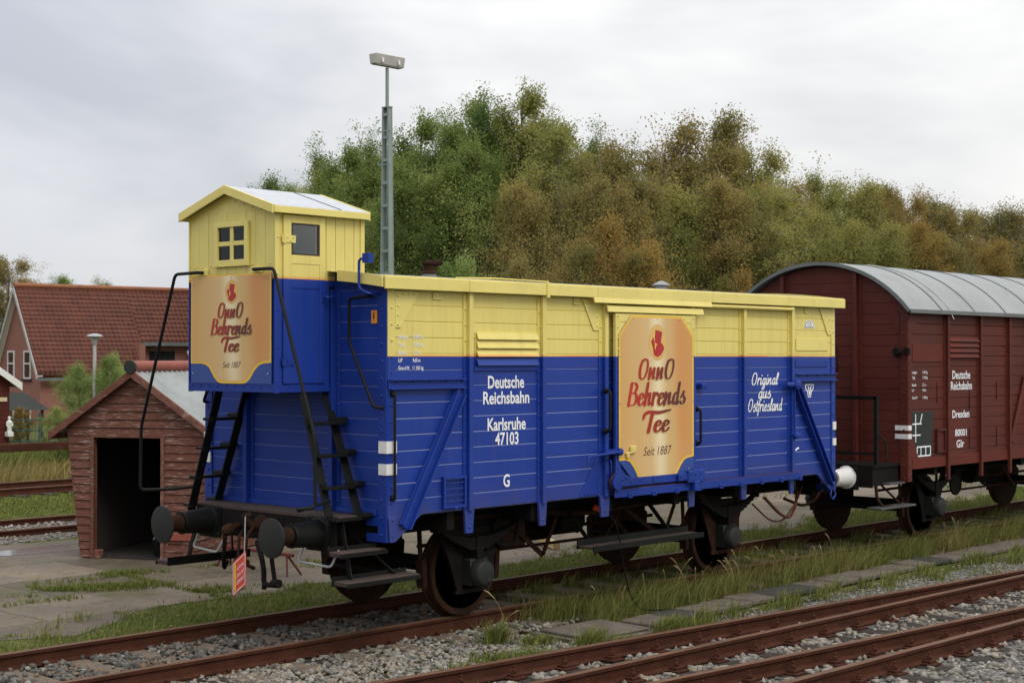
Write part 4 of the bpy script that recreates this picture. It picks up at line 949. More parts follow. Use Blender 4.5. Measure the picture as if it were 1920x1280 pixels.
# front window with four panes
wf = MB(); y0, y1, z0, z1 = -.295, .245, 3.605, 4.025
for a, b, c, d in ((y0,y0+.055,z0,z1),(y1-.055,y1,z0,z1),(y0+.055,y1-.055,z0,z0+.05),(y0+.055,y1-.055,z1-.05,z1)): wf.box(XC-.035, XC-.004, a, b, c, d)
ym, zm = (y0+y1)/2, (z0+z1)/2
wf.box(XC-.022, XC-.006, ym-.025, ym+.025, z0+.05, z1-.05); wf.box(XC-.020, XC-.007, y0+.055, ym-.025, zm-.022, zm+.022); wf.box(XC-.020, XC-.007, ym+.025, y1-.055, zm-.022, zm+.022)
wf.box(XC-.040, XC-.004, y0-.005, y1+.005, z0-.015, z0-.001)
win = wf.build('window', 'yellow', cab, .003)
MB().box(XC-.010, XC-.008, y0+.05, y1-.05, z0+.045, z1-.045).build('window_pane', 'pane', cab)
cut(cab, [(XC-.05, XC+.10, y0+.05, y1-.05, z0+.05, z1-.05), ])
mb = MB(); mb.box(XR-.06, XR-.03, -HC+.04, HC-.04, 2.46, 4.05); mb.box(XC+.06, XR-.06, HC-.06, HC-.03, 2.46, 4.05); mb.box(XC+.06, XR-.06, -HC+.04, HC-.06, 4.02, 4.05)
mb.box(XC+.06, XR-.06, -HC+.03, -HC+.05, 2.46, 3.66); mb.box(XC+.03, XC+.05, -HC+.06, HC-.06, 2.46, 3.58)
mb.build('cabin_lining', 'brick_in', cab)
# side door with window
dm = MB()
for a, b, c, d in ((-.66,-.565,2.455,4.065),(-.215,-.152,2.455,4.065),(-.565,-.215,3.99,4.065),(-.565,-.215,3.60,3.685)): dm.box(a, b, -HC-.022, -HC-.004, c, d)
dm.box(-.565, -.215, -HC-.018, -HC-.004, 3.365, 3.60) ; dm.box(-.565, -.215, -HC-.014, -HC-.004, 2.455, 3.365)
dm.box(-.56, -.20, -HC-.030, -HC-.014, 3.365, 3.385) if False else None
cd = dm.build('cabin_door', 'cab', cab, .003)
dm = MB()
for x in (-.45, -.33): dm.box(x-.002, x+.002, -HC-.0195, -HC-.013, 2.47, 3.36)
MB().box(-.55, -.23, -HC-.012, -HC-.009, 3.69, 3.985).build('door_pane', 'pane', cab)
wr = MB()
for a, b, c, d in ((-.565,-.548,3.685,3.99),(-.232,-.215,3.685,3.99),(-.548,-.232,3.685,3.70),(-.548,-.232,3.975,3.99)): wr.box(a, b, -HC-.020, -HC-.006, c, d)
wr.build('door_window_frame', 'wood_dark', cab)
hm = MB(); hm.box(-.68, -.52, -HC-.030, -HC-.020, 3.80, 3.87); hm.tube([(-.655,-HC-.03,3.79),(-.655,-HC-.03,3.88)], .012, 6)
for a, b in ((-.62,3.85),(-.58,3.82),(-.55,3.85)): hm.rivet((a, -HC-.03, b), (0,-1,0), .010, .008)
hm.build('door_hinge', 'yellow', cab)
hm = MB(); hm.box(-.68, -.54, -HC-.030, -HC-.020, 2.63, 2.70); hm.tube([(-.655,-HC-.03,2.62),(-.655,-HC-.03,2.71)], .012, 6)
for a, b in ((-.62,2.68),(-.57,2.65)): hm.rivet((a, -HC-.03, b), (0,-1,0), .010, .008)
hm.build('door_hinge', 'blue', cab)
hm = MB(); hm.tube([(-.17,-HC-.03,3.29),(-.17,-HC-.07,3.29),(-.07,-HC-.075,3.295)], .010, 7, .02); hm.box(-.19,-.15,-HC-.032,-HC-.022,3.24,3.34); hm.build('door_handle', 'blue', cab, smooth=True)
MB().box(-.58, -.13, -HC-.045, -HC-.004, 4.075, 4.09).build('drip_strip', 'yellow', cab)
# inside
MB().box(-.02, .22, HC-.085, HC-.062, 3.72, 3.93).build('cabin_notice', 'yellow', cab)
MB().box(XC+.03, XR-.03, -HC+.03, HC-.03, 2.42, 2.44).build('cabin_floor', 'wood_dark', cab)
# cabin roof
rm = MB(); xa, xb = XC-.095, XR+.035
P_ = [(-.755,4.118),(0,4.35),(.755,4.118)]
rm.add([(x, y, z+dz) for x in (xa+.02, xb-.02) for dz in (0, .025) for y, z in P_], [(0,1,4,3),(1,2,5,4),(6,9,10,7),(7,10,11,8),(3,4,10,9),(4,5,11,10),(0,6,7,1),(1,7,8,2),(0,3,9,6),(2,8,11,5)])
cr_ = rm.build('cabin_roof', 'cabroof', bw)
rm = MB()
for x in (xa, xb-.02):
    for (ya, za), (yb, zb) in zip(P_[:-1], P_[1:]):
        rm.prism([(ya,za-.055),(yb,zb-.055),(yb,zb+.032),(ya,za+.032)], lambda a, b: (x, a, b), (.02,0,0))
for sg in (-1, 1): rm.box(xa+.02, xb-.02, min(sg*.745, sg*.767), max(sg*.745, sg*.767), 4.072, 4.137)
rm.build('barge_board', 'yellow', cr_, .003)
MB().beam((0.02,-.745,4.1495),(0.02,-.01,4.3755),.012,.006,(0,-.3,1)).build('roof_seam', 'seam', cr_)
rm = MB(); rm.box(-.64, -.12, -.86, -.80, 4.085, 4.10) if False else None
# board on the cabin front
PE = lambda a, b, d: (XC-.016-d, -a, b)
g = [(-.615,2.665),(-.61,3.505),(.63,3.495),(.625,2.685),(.52,2.675)] + [(.44,2.65),(.37,2.60),(.30,2.52),(.25,2.488),(.20,2.478),(-.13,2.478),(-.18,2.49),(-.23,2.53),(-.31,2.625),(-.37,2.655),(-.45,2.665)]
bdr = [(-.635,2.645),(-.635,3.52),(.65,3.51),(.65,2.655),(.53,2.648)] + [(.46,2.63),(.39,2.575),(.32,2.495),(.26,2.46),(.20,2.452),(-.13,2.452),(-.19,2.465),(-.25,2.51),(-.33,2.605),(-.39,2.635),(-.46,2.645)]
blu = [(-.635,2.4525),(-.635,3.52),(.65,3.51),(.65,2.4525)]
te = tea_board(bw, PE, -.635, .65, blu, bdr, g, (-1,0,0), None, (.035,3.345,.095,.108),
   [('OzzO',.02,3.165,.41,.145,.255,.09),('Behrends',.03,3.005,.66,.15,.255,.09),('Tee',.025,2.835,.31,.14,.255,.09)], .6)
mb = MB(); put_text(mb, 'Seit 1887', (XC-.016-.0092, -.04, 2.605), (0,-1,0), ez_, .29, .058, 'c', .002, .28); mb.build('lettering', 'maroon', te)
for a, b in ((-.60,3.43),(.03,3.485),(.60,3.47),(-.60,2.55),(.60,2.55)): MB().rivet((XC-.025, -a, b), (-1,0,0), .009, .006).build('board_screw', 'greymetal', te)

# platform, headstock, ladders, handrails
MB().box(-.36, -.03, -1.16, 1.16, 1.165, 1.20).build('platform', 'wood_dark', bw, .004)
mb = MB(); mb.box(-.355, -.335, -1.10, 1.10, .90, 1.163); mb.box(-.335, -.27, -1.10, 1.10, .90, .915); mb.box(-.335, -.0, -.86, -.80, .92, 1.16); mb.box(-.335, -.0, .80, .86, .92, 1.16)
for y in (-.32,-.24,-.16,.16,.24,.32):
    for z in (1.0, 1.08, 1.13): mb.rivet((-.355, y, z), (-1,0,0), .014, .012)
mb.build('headstock', 'steel_dark', bw)
buffer_set(bw, -.355, -1)
mb = MB(); mb.box(BL+.02, BL+.10, -1.2, 1.2, .92, 1.17); mb.build('headstock', 'steel_dark', bw); buffer_set(bw, BL+.08, 1)
for sg in (-1, 1):
    mb = MB()
    ft, fb = Vector((-.40, sg*.66, 2.38)), Vector((-.42, sg*1.10, 1.16)); bt, bb = Vector((-.08, sg*.62, 2.38)), Vector((-.08, sg*1.12, 1.19))
    fb2 = fb + (fb-ft)*.03
    mb.beam(ft, fb2, .095, .018, (0, sg, .4)) ; mb.beam(bt, bb, .095, .018, (0, sg, .4))
    lad = mb.build('ladder', 'black', bw, .003)
    for t in (.25, .50, .745, .985):
        a = ft.lerp(fb, t); b = bt.lerp(bb, t); tm = MB()
        tm.box(a.x-.03, b.x+.04, min(a.y+sg*.0, a.y+sg*.13), max(a.y+sg*.0, a.y+sg*.13), a.z-.018, a.z+.012)
        tm.box(b.x-.05, b.x+.06, min(b.y-sg*.02, b.y+sg*.15), max(b.y-sg*.02, b.y+sg*.15), a.z+.010, a.z+.05)
        tm.box(a.x-.035, a.x+.02, a.y-.02, a.y+.02, a.z-.03, a.z+.04)
        tm.build('ladder_step', 'black', lad, .004)
    hr = [(XC-.01, sg*.42, 3.545), (XC-.085, sg*.44, 3.545), (-.85, sg*.79, 3.54), (-.85, sg*1.385, 1.99), (-.85, sg*1.40, 1.34)]
    hr += [(-1.02, sg*1.345, 1.335)] if sg < 0 else [(-.60, sg*1.2, 1.345), (-.42, sg*1.07, 1.37)]
    MB().tube(hr, .0165, 10, .05).build('handrail', 'black', bw, smooth=True)
    if sg < 0: MB().tube([(-1.00, sg*1.345, 1.318), (-.42, sg*1.09, 1.35)], .014, 8).build('handrail', 'black', bw, smooth=True)
    MB().box(XC-.03, XC-.004, min(sg*.36, sg*.50), max(sg*.36, sg*.50), 3.515, 3.575).build('rail_bracket', 'cab', bw, .004)
    # end wall grab rail
    MB().tube([(-.02, sg*1.25, 3.29), (-.10, sg*1.22, 3.285), (-.10, sg*1.0, 3.27), (-.10, sg*1.0, 2.86), (-.10, sg*1.35, 2.235), (-.02, sg*1.40, 2.23)], .0155, 10, .05).build('grab_rail', 'black', bw, smooth=True)
    # lamp bracket
    mb = MB(); mb.tube([(-.02, sg*1.34, 3.31), (-.16, sg*1.34, 3.31), (-.16, sg*1.21, 3.36), (-.16, sg*1.21, 3.64), (-.16, sg*1.30, 3.645)], .013, 8, .05)
    mb.box(-.19, -.13, min(sg*1.29, sg*1.38), max(sg*1.29, sg*1.38), 3.60, 3.69); mb.build('lamp_bracket', 'blue', bw, smooth=True)
    # shunter's handle under the buffer
    MB().tube([(-.40, sg*.98, .92), (-.48, sg*1.0, .76), (-.46, sg*.62, .73), (-.40, sg*.55, .90)] if sg > 0 else [(-.40, sg*.70, .92), (-.50, sg*.72, .76), (-.46, sg*1.16, .74), (-.40, sg*1.20, .90)], .012, 8, .04).build('shunter_handle', 'greymetal', bw, smooth=True)
    # steps below
    for z, xa, xb, y0, y1 in ((.87,-.52,.06,1.20,1.36),(.60,-.50,.42,1.24,1.44)) if sg < 0 else ((.58,-.62,.42,1.24,1.44),):
        sm = MB(); sm.box(xa, xb, min(sg*y0, sg*y1), max(sg*y0, sg*y1), z-.022, z+.022); sm.build('footstep', 'wood_dark', bw, .006)
        sm = MB(); sm.box(xa-.01, xb+.01, min(sg*(y0-.015), sg*y0), max(sg*(y0-.015), sg*y0), z-.028, z+.06); sm.box(xa-.01, xb+.01, min(sg*y1, sg*(y1+.012)), max(sg*y1, sg*(y1+.012)), z-.03, z+.012); sm.build('step_edge', 'black', bw, .003)
    sm = MB(); sm.beam((-.30, sg*1.12, 1.16), (-.33, sg*1.30, .58), .05, .014, (1,0,0)); sm.beam((.0, sg*1.0, .96), (.25, sg*1.30, .60), .03, .014, (1,0,0)); sm.build('step_hanger', 'black', bw)
    if sg < 0:
        mb = MB(); mb.box(-.0195, -.0165, -1.302, -1.222, 3.005, 3.145) if False else mb.box(-.012, -.004, -1.30, -1.22, 3.03, 3.155); wl = mb.build('warning_label', 'orange', bw)
        mb = MB(); mb.prism([(1.253,3.14),(1.268,3.14),(1.259,3.10),(1.274,3.10),(1.246,3.045),(1.256,3.085),(1.243,3.085)], lambda a, b: (-.0128, -a, b), (-.0006,0,0)); mb.build('lightning_mark', 'chalk', wl)
# screw coupling with hook
mb = MB(); mb.tube([(-.34,-.0,1.04),(-.48,.0,1.04),(-.56,0,1.08),(-.58,0,1.14),(-.52,0,1.16)], [.05,.05,.045,.04,.03], 10); mb.lathe((-.36,0,1.04),(-1,0,0),[(0,.11),(.04,.10),(.06,.06)],14)
mb.build('draw_hook', 'rust_wheel', bw, smooth=True)
mb = MB()
mb.tube([(-.50,.05,1.06),(-.60,.06,.95),(-.62,.055,.70)], .016, 8); mb.tube([(-.50,-.05,1.06),(-.60,-.06,.95),(-.62,-.055,.70)], .016, 8)
mb.tube([(-.62,.09,.70),(-.62,-.09,.70)], .035, 8); mb.tube([(-.62,0,.70),(-.62,-.20,.66)], .02, 8)
mb.build('coupling_screw', 'rust_wheel', bw, smooth=True)
mb = MB(); mb.tube([(-.70,-.35,.93),(-.70,-.42,.80),(-.70,-.46,.66),(-.70,-.455,.56),(-.70,-.50,.535),(-.70,-.64,.55)], .026, 10, .06); mb.tube([(-.70,-.55,.93),(-.70,-.585,.75),(-.70,-.63,.56)], .022, 10); mb.tube([(-.70,-.60,.56),(-.70,-.69,.565)], .042, 10); mb.tube([(-.70,-.465,.56),(-.70,-.46,.49)], .024, 8)
mb.tube([(-.36,-.30,.98),(-.55,-.33,.97),(-.70,-.35,.93)], .024, 8); mb.tube([(-.36,-.45,.98),(-.55,-.53,.97),(-.70,-.55,.93)], .022, 8)
mb.build('coupling_shackle', 'steel_dark', bw, smooth=True)
mb = MB(); mb.lathe((-.36,.38,1.02),(-1,.0,-.3),[(0,.025),(.06,.035),(.10,.06),(.17,.06),(.21,.03)],14); mb.build('brake_hose_valve', 'rust_wheel', bw, smooth=True)
mb = MB(); mb.tube([(-.55,.36,.92),(-.52,.42,.70),(-.42,.55,.56),(-.30,.66,.62)], .022, 8, .1); mb.build('brake_hose', 'steel_dark', bw, smooth=True)

frame(bw, BL)
MB().box(3.35, 4.15, .15, .75, .52, .98).build('equipment_box', 'steel_dark', bw, .02)
MB().box(2.35, 2.75, -.70, -.25, .62, 1.0).build('equipment_box', 'rust_wheel', bw, .02)
for x0_, x1_ in ((2.3, 3.0), (4.3, 5.2)):
    mb = MB(); mb.beam((x0_, -.72, 1.0), (x1_, -.72, .50), .055, .02, (0,1,0)); mb.beam((x1_, -.72, .50), (x1_+.28, -.72, 1.0), .045, .02, (0,1,0)); mb.tube([(x0_+.1,-.72,.92),(x0_-.4,-.72,.42)], .016, 6); mb.build('brake_lever', 'rust_wheel', bw)
MB().tube([(1.0,-.92,1.05),(2.6,-.92,1.02),(3.6,-.9,.93),(5.0,-.92,1.0),(7.0,-.92,1.04)], .022, 8, .2).build('brake_pipe', 'rust_wheel', bw, smooth=True)
for x0_ in (1.64, 6.12):
    MB().prism([(x0_-.34,.62),(x0_+.34,.62),(x0_+.42,.93),(x0_-.42,.93)], lambda a, b: (a, -.905, b), (0, .02, 0)).build('axle_guard_plate', 'steel_dark', bw)
wheelsets(bw, (1.64, 6.12))
# long footboard under the door
MB().box(3.05, 5.05, -1.42, -1.20, .61, .635).build('footboard', 'wood_dark', bw, .005)
mb = MB(); mb.box(3.04, 5.06, -1.436, -1.421, .585, .645); mb.box(3.04, 5.06, -1.199, -1.185, .60, .70)
for x in (3.3, 4.75): mb.beam((x,-1.19,.62),(x-.15,-.9,1.05),.05,.014,(1,0,0))
mb.build('footboard_bracket', 'black', bw)
mb = MB()
for x, y0, z0 in ((5.9,-.5,.82),): mb.tube([(6.75,-1.15,.92),(6.95,-1.25,.70),(7.25,-1.2,.62),(7.55,-1.1,.75),(7.75,-1.0,.98)], .020, 8, .12)
mb.tube([(6.55,-1.1,.85),(6.8,-1.2,.62),(7.1,-1.2,.60),(7.5,-1.15,.82),(7.7,-1.1,1.0)], .012, 8, .12)
mb.build('hanging_cable', 'rust', bw, smooth=True)
MB().tube([(7.90,-W-.005,1.0),(7.84,-W-.02,.90),(7.90,-W-.02,.84),(7.97,-W-.02,.90),(7.92,-W-.005,1.0)], .012, 8, .02).build('rope_hook', 'blue', bw, smooth=True)
mb = MB(); mb.tube([(7.98,-1.20,2.50),(8.18,-1.20,2.52)], .013, 8); mb.box(8.16,8.22,-1.25,-1.15,2.46,2.58); mb.build('lamp_bracket', 'blue', bw)
mb = MB(); mb.tube([(1.9,-.95,.82),(2.05,-1.0,.70),(2.25,-1.0,.72),(2.3,-1.0,.95)], .022, 8, .08); mb.build('hand_wheel_rod', 'steel_dark', bw, smooth=True)

# red plug and its cable hanging from the wagon
cbl = thing('power_cable', 'thin dark cable with red plug hanging from under the blue wagon door', 'cable', (3.25, -1.2, -.15))
MB().tube([(0,-.05,1.20),(.12,-.12,1.15)], .035, 8).build('plug', 'plug', cbl, smooth=True)
MB().tube([(.10,-.12,1.15),(.22,-.18,1.05),(.30,-.2,.75),(.36,-.2,.45),(.43,-.22,.2),(.55,-.26,.02),(.9,-.5,.01)], .0085, 7, .1).build('cable_cord', 'steel_dark', cbl, smooth=True)
# red warning tag on the coupling
tg = thing('warning_tag', 'red warning tag with white print hanging from the front coupling of the blue wagon', 'tag', (-.74, -.13, .78)); tg.scale = (1.15, 1.15, 1.22)
TP = lambda a, b, d: (-d, -a, b + .62*a)
mb = MB(); mb.prism([(-.09,-.27),(.09,-.27),(.09,-.015),(.075,0),(-.075,0),(-.09,-.015)], lambda a, b: TP(a, b, 0), (-.003,0,0)); mb.build('tag_plate', 'redtag', tg)
mb = MB(); mb.prism([(-.07,-.245),(-.045,-.245),(-.045,-.03),(-.07,-.03)], lambda a, b: TP(a, b, .0038), (-.0006,0,0)); mb.build('tag_stripe', 'tag_yel', tg)
tr_ = Vector((0, -1, .62)); tu_ = Vector((0, 0, 1)); mb = MB()
for i, sv in enumerate(('ACHTUNG', 'ZUG IST', 'GEBREMST')): put_text(mb, sv, TP(.018, -.10-.055*i, .0055), tr_, tu_, .10, .028, 'c', .005)
for k, pts in enumerate(([(-.082,-.258),(.082,-.258)],[(.082,-.258),(.082,-.02)],[(-.082,-.258),(-.082,-.02)],[(-.082,-.02),(.082,-.02)])):
    mb.beam(TP(*pts[0], .0046+.0002*k), TP(*pts[1], .0046+.0002*k), .006, .0006, (-1,0,0))
mb.build('tag_print', 'letter', tg)
MB().tube([TP(.07, -.015, .004), (.01,-.06,.16), (.12,.08,.30)], .004, 6).build('tag_wire', 'greymetal', tg)

# ------------------------------------------------------------------ red wagon
XR0 = 9.92
rw = thing('goods_wagon', 'oxide red covered goods wagon with arched grey roof coupled behind the blue one', 'railway wagon', (XR0, 0, 0))
RL = 8.9; RT = 3.34
mb = MB(); boards(mb, SIDE, 0, RL, 1.19, RT, 14); mb.build('side_wall', 'redwag', rw)
mb = MB(); boards(mb, FAR, 0, RL, 1.19, RT, 14); mb.build('side_wall', 'redwag', rw)
sag = .70; Rr = (1.5**2+sag**2)/(2*sag)
za = lambda y: RT + .02 + sag - Rr + math.sqrt(max(0, Rr*Rr-y*y))
for x, s in ((0, -1), (RL, 1)):
    mb = MB(); nb = 19
    for i in range(nb):
        z0 = 1.19 + i*.153; z1 = z0 + .147
        yw = W if z0 < RT else math.sqrt(max(.01, Rr*Rr-(z0-RT-.02-sag+Rr)**2)) - .06
        yw2 = W if z1 < RT else math.sqrt(max(.0, Rr*Rr-(min(z1, RT+sag)-RT-.02-sag+Rr)**2)) - .06
        if z1 > RT + sag: continue
        xx = s*.0 + x
        mb.prism([(-yw,z0),(yw,z0),(yw2,z1),(-yw2,z1)], lambda a, b: (xx, a, b), (-s*.02, 0, 0))
    mb.prism([(-W,1.19)]+[(W,1.19)]+[(y, za(y)-.03) for y in np.linspace(W, -W, 20)], lambda a, b: (x-s*.012, a, b), (-s*.02,0,0))
    mb.build('end_wall', 'redwag', rw)
    mb = MB()
    for y in (-.62, .62):
        xx = sorted((x+s*.003, x+s*.013)); mb.box(*xx, y-.085, y+.085, 1.15, za(y)-.04); xx = sorted((x+s*.013, x+s*.075)); mb.box(*xx, y-.03, y+.03, 1.15, za(y)-.04)
        for z in np.arange(1.3, za(y)-.1, .22): mb.rivet((x+s*.013, y-.06, z), (s,0,0)); mb.rivet((x+s*.013, y+.06, z), (s,0,0))
    for sg in (-1, 1):
        xx = sorted((x+s*.003, x+s*.015)); mb.box(*xx, min(sg*(W-.11), sg*(W+.012)), max(sg*(W-.11), sg*(W+.012)), .95, 3.33)
        for z in np.arange(1.0, 3.3, .17): mb.rivet((x+s*.015, sg*(W-.05), z), (s,0,0), .016, .012)
        mb.prism([(sg*(W-.12),3.30),(sg*(W-.12),3.05),(sg*(W-.16),3.05),(sg*(W-.32),3.36),(sg*(W-.2),3.40)], lambda a, b: (x+s*.002, a, b), (s*.012,0,0))
    mb.build('end_post', 'redwag', rw, .003)
xps = [(0,.10,.95,0)]+[(v, v+.11, .92, 1) for v in (1.06,2.10,3.06,5.75,6.75,7.75)]+[(RL-.1,RL,.95,0)]
for sg in (-1, 1):
    for x0, x1, zb, rn in xps:
        mb = MB(); f = lambda d: sg*(W+d)
        mb.box(x0, x1, min(f(-.004), f(.013)), max(f(-.004), f(.013)), zb if not rn else 1.19, 3.33)
        if rn: mb.box((x0+x1)/2-.028, (x0+x1)/2+.028, min(f(.013), f(.06)), max(f(.013), f(.06)), zb, 3.33)
        for z in np.arange(1.25 if rn else 1.0, 3.3, .16): mb.rivet((x0+.02, f(.013), z), (0,sg,0), .013, .012)
        mb.build('side_post', 'redwag', rw, .003)
    mb = MB(); mb.box(.1, RL-.1, min(sg*(W+.002), sg*(W+.02)), max(sg*(W+.002), sg*(W+.02)), 1.12, 1.27); mb.build('side_sill', 'redwag_lt', rw, .004)
MB().prism([(.10,1.28),(.10,1.62),(.28,1.28)], lambda a, b: (a, -W-.002, b), (0,-.010,0)).build('corner_gusset', 'redwag_lt', rw)
MB().prism([(.10,3.32),(.10,3.06),(.16,3.06),(.34,3.32)], lambda a, b: (a, -W-.002, b), (0,-.010,0)).build('corner_gusset', 'redwag', rw)
MB().box(.12, 1.0, -W-.012, -W-.002, 2.64, 2.89).build('patch_board', 'redwag_lt', rw, .004)
mb = MB(); mb.box(1.18, 2.09, -W-.012, -W-.002, 2.68, 3.00)
for k in range(4):
    z = 2.995-k*.078; mb.prism([(-W-.013,z),(-W-.022,z),(-W-.050,z-.055),(-W-.040,z-.06)], lambda a, b: (1.18, a, b), (.92,0,0))
mb.build('louvre', 'redwag_lt', rw)
mb = MB(); mb.box(.115, .70, -W-.008, -W-.003, 1.29, 1.93)
cbd = mb.build('chalk_board', 'chalk', rw)
mb = MB()
for a, b in (((.21,1.90),(.21,1.50)),((.12,1.76),(.38,1.76)),((.34,1.76),(.40,1.90)),((.10,1.60),(.35,1.60)),((.25,1.30),(.64,1.30)),((.25,1.43),(.64,1.43)),((.25,1.30),(.25,1.43)),((.64,1.30),(.64,1.43)),((.36,1.30),(.36,1.43)),((.50,1.30),(.50,1.43))):
    mb.beam((a[0], -W-.0095, a[1]), (b[0], -W-.0095, b[1]), .02, .0012 + .0006*len(mb.v)/80, (0,-1,0))
mb.build('board_marks', 'letter', cbd)
for a, b in ((1.675,1.745),(1.555,1.625)):
    mb = MB(); mb.box(-.0185, -.0165, -W-.016, -W+.19, a, b); mb.box(-.016, .08, -W-.0185, -W-.0145, a, b); mb.build('white_marking', 'white', rw)
for sv, x, z, w, h in (('Deutsche',1.60,2.39,.56,.12),('Reichsbahn',1.60,2.23,.66,.12),('Dresden',1.58,1.815,.53,.11),('80001',1.58,1.545,.36,.10),('Glr',1.56,1.375,.24,.11)): mb = MB(); put_text(mb, sv, (x, -W-.0035, z), ex_, ez_, w, h, 'c', .018); mb.build('lettering', 'letter', rw)
mb = MB()
for i, (a, b) in enumerate((('Ladegew.','15 000 kg'),('Tragf.','17 500 kg'),('Bodenfl.','25,1 m'),('LüP','9,60 m'),('Gew.d.W.','11 300 kg'))):
    z = 2.475 - i*.075 - (.03 if i > 1 else 0) - (.03 if i == 4 else 0)
    put_text(mb, a, (.12, -W-.0035, z), ex_, ez_, None, .038, 'l', .012); put_text(mb, b, (.42, -W-.0035, z), ex_, ez_, None, .038, 'l', .012)
mb.build('data_lettering', 'letter', rw)
mb = MB(); mb.box(.80,.84,-W-.04,-W-.003,1.35,1.64); mb.box(1.04,1.06,-W-.04,-W-.003,1.35,1.64); mb.box(.80,1.06,-W-.045,-W-.003,1.64,1.67); mb.box(.84,1.04,-W-.012,-W-.003,1.35,1.64); mb.box(.80,1.06,-W-.04,-W-.003,1.33,1.35); mb.build('label_holder', 'redwag', rw)
mb = MB()
for x, z in ((.86,2.2),(1.86,2.07),(2.75,2.2),(1.86,1.5),(2.75,1.5)): mb.box(x-.012, x+.012, -W-.014, -W-.002, z-.14, z+.14)
mb.build('iron_strap', 'redwag', rw)
MB().beam((3.7,-W-.03,2.4),(3.2,-W-.03,1.4),.10,.02,(0,-1,0)).build('diagonal_brace', 'redwag_lt', rw)
mb = MB(); mb.box(3.9, 5.5, -W-.08, -W-.06, 1.28, 3.2); mb.box(3.85, 5.55, -W-.11, -W-.06, 3.2, 3.3); mb.build('sliding_door', 'redwag', rw, .004)
mb = MB(); mb.lathe((-.03,-W+.12,2.79),(-1,0,0),[(0,.06),(.06,.07),(.09,.05)],10); mb.box(-.03,.02,-W-.03,-W+.04,2.74,2.84); mb.build('lamp_iron', 'steel_dark', rw)
MB().box(-.012, -.003, -.30, .0, 2.55, 2.80).build('end_hatch', 'brick_in', rw)
MB().box(-.028, -.013, -.28, .30, 2.5, 2.86).build('end_hatch_door', 'redwag', rw)
# arched roof
NA = 28; ya_ = np.linspace(-1.52, 1.52, NA+1); zf = lambda y: RT + .03 + sag - Rr + math.sqrt(Rr*Rr-min(abs(y), 1.52)**2)
mb = MB(); x0, x1 = -.10, RL+.1
mb.add([(x, y, zf(y)+dz) for x in (x0, x1) for dz in (0, .03) for y in ya_],
   [(NA+1+i, NA+2+i, 3*NA+4+i, 3*NA+3+i) for i in range(NA)] + [(i, 2*NA+2+i, 2*NA+3+i, i+1) for i in range(NA)])
rr = mb.build('arched_roof', 'gfelt', rw, smooth=True)
mb = MB()
for xe in (x0-.012, x1-.012):
    for i in range(NA): mb.beam((xe, ya_[i], zf(ya_[i])+.010), (xe, ya_[i+1], zf(ya_[i+1])+.010), .024, .05, (0,0,1))
for sg in (-1, 1): mb.box(x0, x1, min(sg*1.515, sg*1.54), max(sg*1.515, sg*1.54), RT-.01, RT+.045)
mb.build('roof_edge', 'seam', rr)
for k in range(8):
    mb = MB(); xk = .85 + k*1.02
    for i in range(NA): mb.beam((xk, ya_[i], zf(ya_[i])+.036), (xk, ya_[i+1], zf(ya_[i+1])+.036), .035, .012, (0,0,1))
    mb.build('roof_seam', 'seam', rr)
MB().tube([(1.10, y, zf(y)+.04) for y in np.linspace(.5,-1.5,18)]+[(1.12,-1.56,3.26)], .008, 6).build('roof_cable', 'lampbox', rr)
frame(rw, RL); wheelsets(rw, (1.54, 7.46))
# brake platform at the near end
MB().box(-.72, -.02, -1.30, 1.30, 1.17, 1.21).build('platform', 'steel_dark', rw)
mb = MB(); mb.box(-.72, -.695, -1.28, 1.28, .90, 1.168); mb.box(-.69, 0, -1.28, -1.24, .92, 1.168); mb.build('headstock', 'steel_dark', rw)
buffer_set(rw, -.72, -1, 'white')
mb = MB(); mb.box(RL+.0, RL+.03, -1.2, 1.2, .92, 1.17); mb.build('headstock', 'steel_dark', rw); buffer_set(rw, RL+.03, 1)
mb = MB()
mb.beam((-.56,-1.25,1.21),(-.56,-1.25,2.16),.05,.05,(1,0,0)); mb.beam((-.56,.6,1.21),(-.56,.6,2.16),.05,.05,(1,0,0)); mb.beam((-.56,-1.25,2.14),(-.56,.6,2.14),.05,.05); mb.beam((-.56,-1.25,1.36),(-.56,.6,1.36),.05,.03)
mb.build('platform_railing', 'black', rw)
MB().tube([(-.56,-1.28,1.62),(-.54,-1.38,1.56),(-.52,-1.40,1.25)], .012, 7, .04).build('grab_rail', 'black', rw, smooth=True)
MB().tube([(-.50,-.55,1.2),(-.50,-.55,2.35),(-.42,-.55,2.38)], .02, 8, .05).build('brake_spindle', 'black', rw, smooth=True)
MB().box(-.80, .18, -1.46, -1.24, .605, .635).build('footstep', 'step_grey', rw, .005)
mb = MB(); mb.tube([(-.55,-1.22,1.1),(-.60,-1.28,.75),(-.55,-1.34,.63),(-.3,-1.34,.62)], .024, 8, .06); mb.tube([(-.2,-1.0,1.0),(.02,-1.3,.63)], .016, 8); mb.build('step_hanger', 'rust_wheel', rw, smooth=True)
MB().box(-.45, -.02, -1.40, -1.26, .93, .955).build('footstep', 'step_grey', rw, .004)
mb = MB(); mb.lathe((2.3,-.95,.78),(0,-1,0),[(0,.01),(.01,.19),(.03,.19),(.04,.165),(.02,.15)],24); mb.build('hand_wheel', 'steel_dark', rw)
mb = MB(); mb.tube([(-.57,.1,1.02),(-.78,.1,1.02),(-.95,0,.98),(-1.1,0,.95)], .03, 8); mb.tube([(-.57,-.4,.98),(-.8,-.45,.7),(-1.1,-.4,.62),(-1.5,-.35,.75)], .022, 8, .1)
mb.build('coupling', 'rust_wheel', rw, smooth=True)

